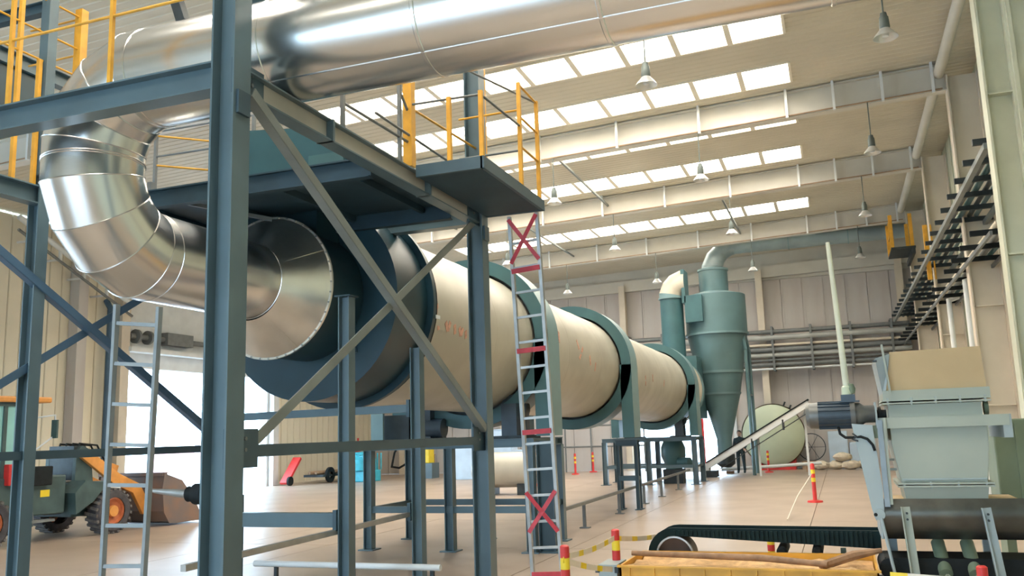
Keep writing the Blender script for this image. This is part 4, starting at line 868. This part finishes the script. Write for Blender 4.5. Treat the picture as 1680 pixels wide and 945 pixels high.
hd = obj('head', MB().lathe([(0, -.13), (.05, -.125), (.075, -.08), (.085, 0), (.08, .06), (.05, .105), (0, .12)], (0, -.03, 1.65), 'z', 20).box(-.012, .012, -.135, -.11, 1.625, 1.655).box(.08, .095, -.04, -.01, 1.62, 1.67).box(-.095, -.08, -.04, -.01, 1.62, 1.67), SKIN, pe, True)
obj('hair', MB().lathe([(.088, -.01), (.094, .04), (.08, .085), (.045, .118), (0, .128)], (0, -.015, 1.655), 'z', 20), HAIR, hd, True)
for x in (-.03, .03): obj('eye', MB().box(x - .01, x + .01, -.116, -.108, 1.655, 1.665), HAIR, hd, True)
obj('mouth', MB().box(-.022, .022, -.112, -.104, 1.585, 1.592), mat('lip', (.4, .2, .17), .6), hd, True)
for p, sgn in (((.20, -.2, 1.02), 1), ((-.26, -.06, .90), -1)):
    Vh = [p]; Eh = []; rh = [.04]
    Vh.append((p[0], p[1] - .05, p[2] - .03)); Eh.append((0, 1)); rh.append((.035, .02))
    for f in range(4):
        bx_ = p[0] + (-.03 + .02 * f); Vh.append((bx_, p[1] - .09, p[2] - .05)); Vh.append((bx_, p[1] - (.13 + .01 * (f in (1, 2))), p[2] - .085)); n_ = len(Vh); Eh += [(1, n_ - 2), (n_ - 2, n_ - 1)]; rh += [.010, .008]
    Vh.append((p[0] - sgn * .05, p[1] - .06, p[2] - .0)); Vh.append((p[0] - sgn * .055, p[1] - .10, p[2] - .01)); n_ = len(Vh); Eh += [(1, n_ - 2), (n_ - 2, n_ - 1)]; rh += [.012, .009]
    skin_body('hand', Vh, Eh, rh, SKIN, pe)

# ================================================================ WALL RACKS
rk = thing('pipe_rack', 'long dark wall rack carrying pipes along the right wall columns', 'pipe rack', (3.0, 24, 6.4))
for x in (2.62, 3.46): obj('rack_rail', MB().bar((x, 15.7, 6.32), (x, 42.2, 6.32), .09, .10), BRACE, rk)
cm = None; y = 15.8
while y < 42:
    if cm is None: cm = obj('cross_bar', MB().box(-.62, .62, -.04, .04, -.05, .05), DARK, rk, True); o = cm
    else: o = inst(cm, (0, 0, 0), rk)
    o.location = (.05, y - 24, .02); y += 1.25
for k, (x, r_, m_) in enumerate(((2.82, .05, GREYR), (2.98, .06, TEAL), (3.16, .05, DARK), (3.30, .05, TEALL))): obj('rack_pipe', MB().tube([(x, 15.8, 6.47 + r_), (x, 42.2, 6.47 + r_)], r_, 10), m_, rk)
r2 = thing('lower_pipe_rack', 'second dark pipe rack below the first on the right wall', 'pipe rack', (3.0, 30, 5.6))
for x in (2.9, 3.5): obj('rack_rail', MB().bar((x, 18.0, 5.30), (x, 42.2, 5.30), .05, .08), GREYR, r2)
cm = None; y = 18.4
while y < 42:
    if cm is None: cm = obj('cross_bar', MB().box(-.45, .62, -.04, .04, -.05, .05), BLACK, r2, True); o = cm
    else: o = inst(cm, (0, 0, 0), r2)
    o.location = (.05, y - 30, -.21); y += 1.5
for x, r_, m_ in ((3.05, .06, SACK), (3.25, .06, GREYR), (3.4, .05, TEAL)): obj('rack_pipe', MB().tube([(x, 18, 5.44 + r_), (x, 42.2, 5.44 + r_)], r_, 10), m_, r2)
PALEG = mat('pale_grey_pipe_paint', (.36, .37, .35), .45, 0, .1, 2.0)
r3 = thing('back_pipe_rack', 'bundle of long pipes on brackets along the stained back wall', 'pipe rack', (-4, 42.2, 5.4))
for z, y, r_, m_ in ((6.22, 42.3, .10, GREYR), (5.93, 42.2, .13, PALEG), (5.60, 42.25, .06, COLB), (5.38, 42.3, .12, GREYR), (5.12, 42.2, .10, PALEG), (4.90, 42.25, .06, GREYR), (4.70, 42.3, .09, GREYR), (4.5, 42.3, .05, WHITE)):
    obj('rack_pipe', MB().tube([(-12.0, y, z), (3.2, y, z)], r_, 10), m_, r3)
for k in range(9): obj('bracket', MB().box(-11.2 + k * 1.7, -11.1 + k * 1.7, 42.1, 42.95, 4.4, 6.45), GREYR, r3)
t = thing('grey_downcomer', 'grey round downcomer duct with elbow beside the near right column', 'duct', (3.3, 17.0, 0))
obj('duct', MB().tube([(3.5, 18.6, 5.55), (3.35, 17.4, 5.55), (3.25, 17.0, 5.35), (3.25, 17.0, 5.0), (3.25, 17.0, .02)], .16, 18), GREYR, t); obj('flange', MB().lathe([(.16, 4.7), (.2, 4.7), (.2, 4.76), (.16, 4.76)], (3.25, 17.0, 0), 'z', 18), ALU, t)
for k, (y, lab) in enumerate(((24.2, 'white upright pipe on the right wall nearer of two'), (27.8, 'white upright pipe on the right wall farther of two'))):
    single('upright_pipe', MB().tube([(3.2, y, 0), (3.2, y, 5.3), (3.5, y, 5.4)], .07, 10), WHITE, lab, 'pipe', 'white upright wall pipes')
cg = thing('crane_landing', 'small dark landing with yellow posts high beside the right wall', 'landing', (2.6, 34.0, 8.0))
obj('plate', MB().box(2.2, 3.0, 33.4, 35.4, 7.95, 8.02), DARK, cg)
for x, y in ((2.25, 33.5), (2.25, 35.3), (2.9, 33.5), (2.9, 35.3)): obj('post', MB().box(x - .06, x + .06, y - .06, y + .06, 8.02, 9.2), YEL, cg)
obj('rail', MB().tube([(2.25, 33.5, 8.6), (2.25, 35.3, 8.6)], .03, 6).tube([(2.25, 33.5, 9.1), (2.25, 35.3, 9.1)], .03, 6), YEL, cg); obj('arm', MB().box(2.88, 2.98, 33.4, 36.2, 7.75, 7.95), DARK, cg)
single('yellow_ladder_strip', MB().bar((2.75, 27.5, 5.9), (2.75, 27.5, 7.5), .12, .10, (0, 1, 0)).bar((2.9, 27.5, 5.9), (2.9, 27.5, 7.5), .04, .05, (0, 1, 0)), YEL, 'yellow upright guard strip standing on the right wall rack', 'guard')

# ================================================================ LAMPS
def lamp():
    t = thing('pendant_lamp', None, 'lamp', (0, 0, 0)); t['group'] = 'high bay pendant lamps'
    obj('cord', MB().tube([(0, 0, .42), (0, 0, 1.26)], .014, 6), LAMPD, t, True)
    hs_ = obj('housing', MB().lathe([(0, .43), (.05, .42), (.06, .36), (.075, .34), (.085, .16), (.07, .12)], (0, 0, 0), 'z', 20), LAMPD, t, True)
    obj('shade', MB().lathe([(.07, .15), (.10, .11), (.16, .04), (.195, -.01), (.20, -.02), (.18, -.01), (.09, .10)], (0, 0, 0), 'z', 28), LAMPG, t, True)
    obj('bulb', MB().lathe([(0, -.02), (.05, .0), (.06, .05), (.04, .11)], (0, 0, 0), 'z', 12), WHITE, hs_, True)
    return t
lm = lamp(); first = True
LN = {15.35: 'on the nearest roof beam', 22.1: 'on the second roof beam', 28.9: 'on the third roof beam', 36.3: 'on the farthest roof beam'}
LX = ((1.25, 'over the right aisle'), (-2.8, 'between the aisle and drum'), (-6.7, 'above the drum line'), (-10.6, 'beyond the drum'))
for yy, a in LN.items():
    for x, b_ in LX:
        if yy == 15.35 and x < -3: continue
        o = lm if first else copy_tree(lm); first = False
        drop = 1.15 if yy > 16 else 1.15
        o.location = (x, yy - .16, zr(x) - .78 - drop); o['label'] = 'pendant lamp hanging %s %s' % (a, b_)

# ================================================================ LOADER
lo = thing('wheel_loader', 'orange and dark green wheel loader with rusty bucket by the left door', 'loader', (-16.4, 15.9, 0), None, -.05)
def lob(name, mb, m, par=None, bevel=0): return obj(name, mb, m, par or lo, True, bevel)
RIMO = mat('rusty_orange_rim', (.45, .13, .05), .5, 0, .2, 6.0); LUG = mat('dusty_tyre_lug', (.13, .115, .105), .85, 0, .25, 8.0)
def wheel(x, y):
    s = 1 if x > 0 else -1
    w_ = lob('tyre', MB().lathe([(.30, -.17), (.42, -.18), (.475, -.14), (.48, .14), (.42, .18), (.30, .17)], (x, y, .49), 'x', 36), TYRE)
    for k in range(22):
        a = 2 * math.pi * k / 22
        for dx in (-.09, .09):
            aa = a + (.07 if dx > 0 else 0); lob('lug', MB().bar((x + dx - .085, y + .475 * math.cos(aa), .49 + .475 * math.sin(aa)), (x + dx + .085, y + .475 * math.cos(aa + .08), .49 + .475 * math.sin(aa + .08)), .06, .05, (0, math.cos(aa), math.sin(aa))), LUG, w_)
    r_ = lob('rim', MB().lathe([(.30, s * .15), (.27, s * .16), (.25, s * .10), (.15, s * .08), (.12, s * .13), (0, s * .13)], (x, y, .49), 'x', 28), RIMO, w_)
    lob('hub', MB().lathe([(.13, s * .11), (.12, s * .17), (0, s * .18)], (x, y, .49), 'x', 18), LORANGE, w_)
for x in (-.85, .85):
    for y in (0, -3.0): wheel(x, y)
lob('axle', MB().tube([(-.8, 0, .49), (.8, 0, .49)], .12, 12), DARK); lob('axle', MB().tube([(-.8, -3, .49), (.8, -3, .49)], .12, 12), DARK)
lob('front_frame', MB().prism([(-.75, .42), (.25, .42), (.35, .8), (.1, 1.15), (-.75, 1.15)], (-.55, .55), 'x'), LGREEN, None, .02)
lob('mudguard', MB().prism([(-.75, 1.2), (-.15, 1.12), (-.5, .75), (-.95, .5), (-1.0, .95)], (.5, .95), 'x'), LGREEN); lob('mudguard', MB().prism([(-.75, 1.2), (-.15, 1.12), (-.5, .75), (-.95, .5), (-1.0, .95)], (-.95, -.5), 'x'), LGREEN)
for x in (-.42, .42): lob('mast', MB().prism([(-.62, .9), (-.1, .9), (-.22, 1.85), (-.45, 1.95), (-.6, 1.8)], (x - .05, x + .05), 'x'), LGREEN)
lob('mast_block', MB().box(-.38, .38, -.6, -.3, 1.2, 1.95), DARK)
for x in (-.52, .52):
    lob('lift_arm', MB().prism([(-.55, 1.70), (-.35, 1.85), (.55, 1.28), (1.15, 1.02), (1.55, .42), (1.5, .28), (1.28, .3), (.95, .82), (.4, 1.05)], (x - .05, x + .05), 'x'), LORANGE, None, .01)
    lob('lift_cylinder', MB().tube([(x + .12, -.35, 1.02), (x + .12, .45, .95)], .07, 12), ALU)
lob('tilt_link', MB().bar((0, -.3, 1.75), (0, .95, 1.35), .1, .22), LORANGE); lob('tilt_cylinder', MB().tube([(0, -.3, 1.6), (0, .7, 1.5)], .06, 10), ALU)
for k in range(4): lob('hose', MB().tube([(-.3 + .2 * k, -.55, 1.4), (-.28 + .2 * k, -.4, 2.0), (-.25 + .2 * k, .05, 1.95), (-.2 + .2 * k, .3, 1.5)], .022, 6), BLACK)
bk = lob('bucket', MB().prism([(1.45, 1.22), (1.38, .9), (1.45, .35), (1.62, .10), (1.85, .04), (2.75, .05), (2.75, .075), (1.9, .09), (1.7, .16), (1.54, .40), (1.48, .9), (1.53, 1.20)], (-1.05, 1.05), 'x'), BUCKET)
for x in (-1.06, 1.04): lob('side_plate', MB().prism([(1.42, 1.24), (1.36, .9), (1.44, .32), (1.62, .06), (2.75, .04), (2.45, .55), (2.0, 1.05)], (x - .0, x + .025), 'x'), BUCKET, bk)
for x in (-.6, -.1, .5): lob('back_rib', MB().prism([(1.40, 1.15), (1.33, .9), (1.38, .35), (1.55, .07), (1.5, .4), (1.44, .9)], (x - .03, x + .03), 'x'), BUCKET, bk)
lob('top_bar', MB().box(-1.05, 1.05, 1.38, 1.52, 1.18, 1.26), BUCKET, bk)
cb = lob('cab', MB().box(-.75, -.68, -3.3, -3.22, 1.3, 2.85).box(.68, .75, -3.3, -3.22, 1.3, 2.85).box(-.75, -.68, -1.95, -1.85, 1.3, 2.85).box(.66, .75, -1.97, -1.85, 1.3, 2.85).box(.68, .75, -2.62, -2.54, 1.3, 2.85).box(-.75, .75, -3.3, -1.85, 2.78, 2.86), LGREEN)
lob('roof', MB().box(-.85, .85, -3.5, -1.6, 2.86, 2.98), LORANGE, cb, .03)
for x in (-.72, .70): lob('side_glass', MB().box(x, x + .015, -3.22, -1.95, 1.45, 2.78), CABG, cb)
lob('windscreen', MB().box(-.68, .68, -1.9, -1.885, 1.45, 2.78), CABG, cb); lob('rear_glass', MB().box(-.68, .68, -3.28, -3.265, 1.45, 2.78), CABG, cb)
lob('seat', MB().box(-.25, .25, -2.9, -2.45, 1.35, 1.75).box(-.25, .25, -2.95, -2.8, 1.75, 2.3), BLACK, cb)
mi = lob('mirror_arm', MB().tube([(.75, -1.9, 2.55), (.95, -1.6, 2.6), (.95, -1.55, 2.2), (.75, -1.85, 1.9)], .018, 6), WHITE); lob('mirror', MB().box(.88, 1.04, -1.62, -1.58, 2.12, 2.5), LGREEN, mi)
lob('lower_body', MB().box(-.78, .78, -3.4, -1.1, .55, 1.35), LGREEN, None, .03); lob('step', MB().tube([(.85, -2.2, 1.2), (.86, -2.1, 1.0), (.86, -1.95, .55), (.86, -1.95, .35)], .035, 8), GREYR)
lob('step_tread', MB().box(.75, .98, -2.3, -1.5, .42, .47), GREYR)
lob('red_tool_box', MB().box(.6, .9, -2.55, -2.05, 1.2, 1.62), RED, None, .02); lob('battery_box', MB().box(.6, .92, -2.0, -1.55, 1.16, 1.55), BLACK, None, .02)
lob('warning_label', MB().box(.781, .786, -1.72, -1.5, .92, 1.06), SYEL); lob('white_label', MB().box(.555, .56, -.6, -.45, 1.0, 1.12), WHITE)
lob('rear_hood', MB().prism([(-5.2, .6), (-3.35, .6), (-3.35, 1.75), (-5.0, 1.6)], (-.75, .75), 'x'), LORANGE, None, .04)
lob('articulation', MB().box(-.3, .3, -1.2, -.6, .5, 1.1), DARK)

# ================================================================ CLUTTER BY THE LEFT AND BACK WALLS
t = thing('hand_truck', 'red hand truck leaning at the cream wall left of the turquoise bin', 'hand truck', (-22.9, 33.7, 0))
obj('frame', MB().bar((-22.9, 33.2, .1), (-22.9, 34.2, 1.15), .4, .12), RED, t); obj('wheel', MB().lathe([(0, -.05), (.2, -.05), (.2, .05), (0, .05)], (-22.6, 33.2, .2), 'x', 16), BLACK, t)
t = thing('pipe_trolley', 'low dark trolley with pipes and a black wheel by the cream wall', 'trolley', (-22.3, 36, 0))
obj('bed', MB().box(-22.9, -21.9, 34.7, 38.2, .28, .38), DARK, t); obj('load', MB().tube([(-22.4, 34.4, .48), (-22.4, 38.6, .46)], .07, 8).tube([(-22.2, 34.6, .46), (-22.15, 38.0, .45)], .06, 8), BROWN, t)
for y in (35.3, 37.4): obj('wheel', MB().lathe([(.16, -.06), (.34, -.06), (.34, .06), (.16, .06)], (-21.9, y, .36), 'x', 20), BLACK, t)
bn = thing('turquoise_bin', 'turquoise plastic mesh bin between two blue posts', 'bin', (-20.8, 36, 0))
obj('tub', MB().box(-21.5, -20.0, 35.6, 36.6, 0, .5), CYAN, bn, bevel=.05)
m = MB()
for k in range(9):
    m.bar((-21.5 + k * .187, 35.6, .5), (-21.5 + k * .187, 35.6, 1.25 - abs(k - 4) * .04), .05, .04); m.bar((-21.5 + k * .187, 36.6, .5), (-21.5 + k * .187, 36.6, 1.25), .05, .04)
for z in (.7, .9, 1.1): m.box(-21.5, -20.0, 35.58, 35.62, z, z + .05)
obj('mesh_side', m, CYAN, bn); obj('net_load', MB().lathe([(.7, .5), (.68, 1.0), (.4, 1.3), (0, 1.35)], (-20.75, 36.1, 0), 'z', 14), CYAN, bn)
single('red_gas_bottle', MB().lathe([(0, 0), (.14, .0), (.14, 1.55), (.08, 1.75), (.04, 1.8), (.05, 1.95), (0, 1.96)], (-22.6, 39.0, 0), 'z', 16), RED, 'red gas bottle standing behind the turquoise bin', 'gas bottle')
t = thing('yellow_pump', 'yellow pump box on a blue stand beyond the frame posts', 'pump', (-18.4, 38.2, 0))
obj('stand', MB().box(-18.9, -18.0, 37.8, 38.6, 0, .7), STEEL, t); obj('pump_box', MB().box(-18.8, -18.2, 37.9, 38.5, .7, 1.35), SYEL, t, bevel=.03); obj('hose', MB().tube([(-19.0, 38.0, .9), (-19.8, 38.0, .5), (-20.3, 38.2, .55), (-20.2, 38.3, 1.2), (-19.7, 38.3, 2.0)], .05, 8), BLACK, t)
for k, (x, y, w_, h, lab, m_) in enumerate(((-15.9, 36.9, 1.3, 1.5, 'pale blue crate standing left of the rear frame post', PALEB), (-14.4, 37.6, 1.2, 2.1, 'tall pale blue cabinet behind the frame posts', PALEB), (-19.6, 40.2, .9, 1.0, 'brown board box by the left wall corner', BROWN), (-16.8, 40.8, 1.3, .7, 'brown board pallet box near the back wall', BROWN), (-13.0, 36.4, .9, 1.2, 'pale blue crate right of the tall cabinet', PALEB))):
    t = thing('crate', lab, 'crate', (x, y, 0)); obj('body', MB().box(x - w_/2, x + w_/2, y - .4, y + .4, 0, h), m_, t, bevel=.02); obj('lid', MB().box(x - w_/2 - .02, x + w_/2 + .02, y - .42, y + .42, h, h + .04), m_, t)
ct = thing('cable_reel', 'brown cable reel frame with hose beside the blue cabinet', 'reel', (-13.6, 35.3, 0))
obj('frame', MB().bar((-14.0, 35.3, .05), (-13.5, 35.3, 1.1), .05, .05).bar((-13.0, 35.3, .05), (-13.5, 35.3, 1.1), .05, .05).box(-14.0, -13.0, 35.2, 35.4, 0, .12), BROWN, ct)
obj('hose', MB().tube([(-14.2 + .5 * math.cos(a * .5), 35.2, .75 + .5 * math.sin(a * .5)) for a in range(14)], .03, 6), BLACK, ct)
t = thing('cream_tank', 'cream horizontal tank lying behind the ladder and tower post', 'tank', (-10.9, 27.2, 0))
obj('shell', MB().lathe([(0, -1.1), (.4, -1.06), (.56, -.9), (.56, .9), (.4, 1.06), (0, 1.1)], (-10.3, 27.2, .78), 'x', 32), SHELL, t)
for x in (-11.0, -9.8): obj('saddle', MB().box(x, x + .3, 26.8, 27.6, 0, .35), DARK, t)
def cone_post(x, y, label, h=.95):
    t = thing('traffic_post', label, 'traffic post', (x, y, 0), 'red traffic posts')
    obj('base', MB().lathe([(0, 0), (.19, 0), (.18, .04), (.07, .06)], (x, y, 0), 'z', 18), RED, t)
    obj('post', MB().lathe([(.05, .05), (.05, h - .03), (.03, h), (0, h)], (x, y, 0), 'z', 16), RED, t)
    for k in range(2): obj('reflective_band', MB().lathe([(.052, .50 + k * .2), (.053, .50 + k * .2), (.053, .60 + k * .2), (.052, .60 + k * .2)], (x, y, 0), 'z', 16), SYEL, t)
    return t
cone_post(-.77, 23.7, 'red traffic post with yellow bands alone on the open aisle')
cone_post(-3.0, 38.9, 'red traffic post before the green tank', .9)
for k, (x, y, l) in enumerate(((-12.2, 38.0, 'leftmost of the row of red posts seen past the ladder'), (-11.6, 39.6, 'second of the row of red posts past the ladder'), (-11.3, 41.6, 'third of the row of red posts past the ladder'))): cone_post(x, y, l, .95)
single('floor_tape_line', MB().tube([(-.80, 23.5, .70), (-1.05, 21.0, .35), (-1.2, 19.3, .01)], .012, 6), TAPE, 'thin pale rope running down from the aisle traffic post', 'rope')
single('orange_barrier', MB().box(-10.9, -10.8, 31.0, 31.6, 0, 1.05).box(-11.0, -10.7, 30.95, 31.65, 0, .08).box(-10.92, -10.78, 31.1, 31.5, .7, .9), ORANGE, 'orange plastic barrier standing past the aluminium ladder', 'barrier')
t = thing('orange_fence', 'pale orange mesh fence panel past the ladder by the red posts', 'fence', (-11.5, 35, 0))
for k in range(7): obj('upright', MB().box(-11.5 - .02, -11.5 + .02, 33 + k * .4, 33.05 + k * .4, 0, 1.1), ORANGE, t)
for z in (.25, .65, 1.05): obj('rail', MB().box(-11.52, -11.48, 33, 35.45, z, z + .05), ORANGE, t)
t = thing('pipe_stand', 'grey pipe railing standing along the back wall', 'railing', (-11, 41.8, 0))
for k in range(5): obj('post', MB().tube([(-14 + k * 1.3, 41.8, 0), (-14 + k * 1.3, 41.8, 2.2)], .04, 8), GREYR, t)
for z in (1.2, 2.2): obj('rail', MB().tube([(-14, 41.8, z), (-8.8, 41.8, z)], .04, 8), GREYR, t)
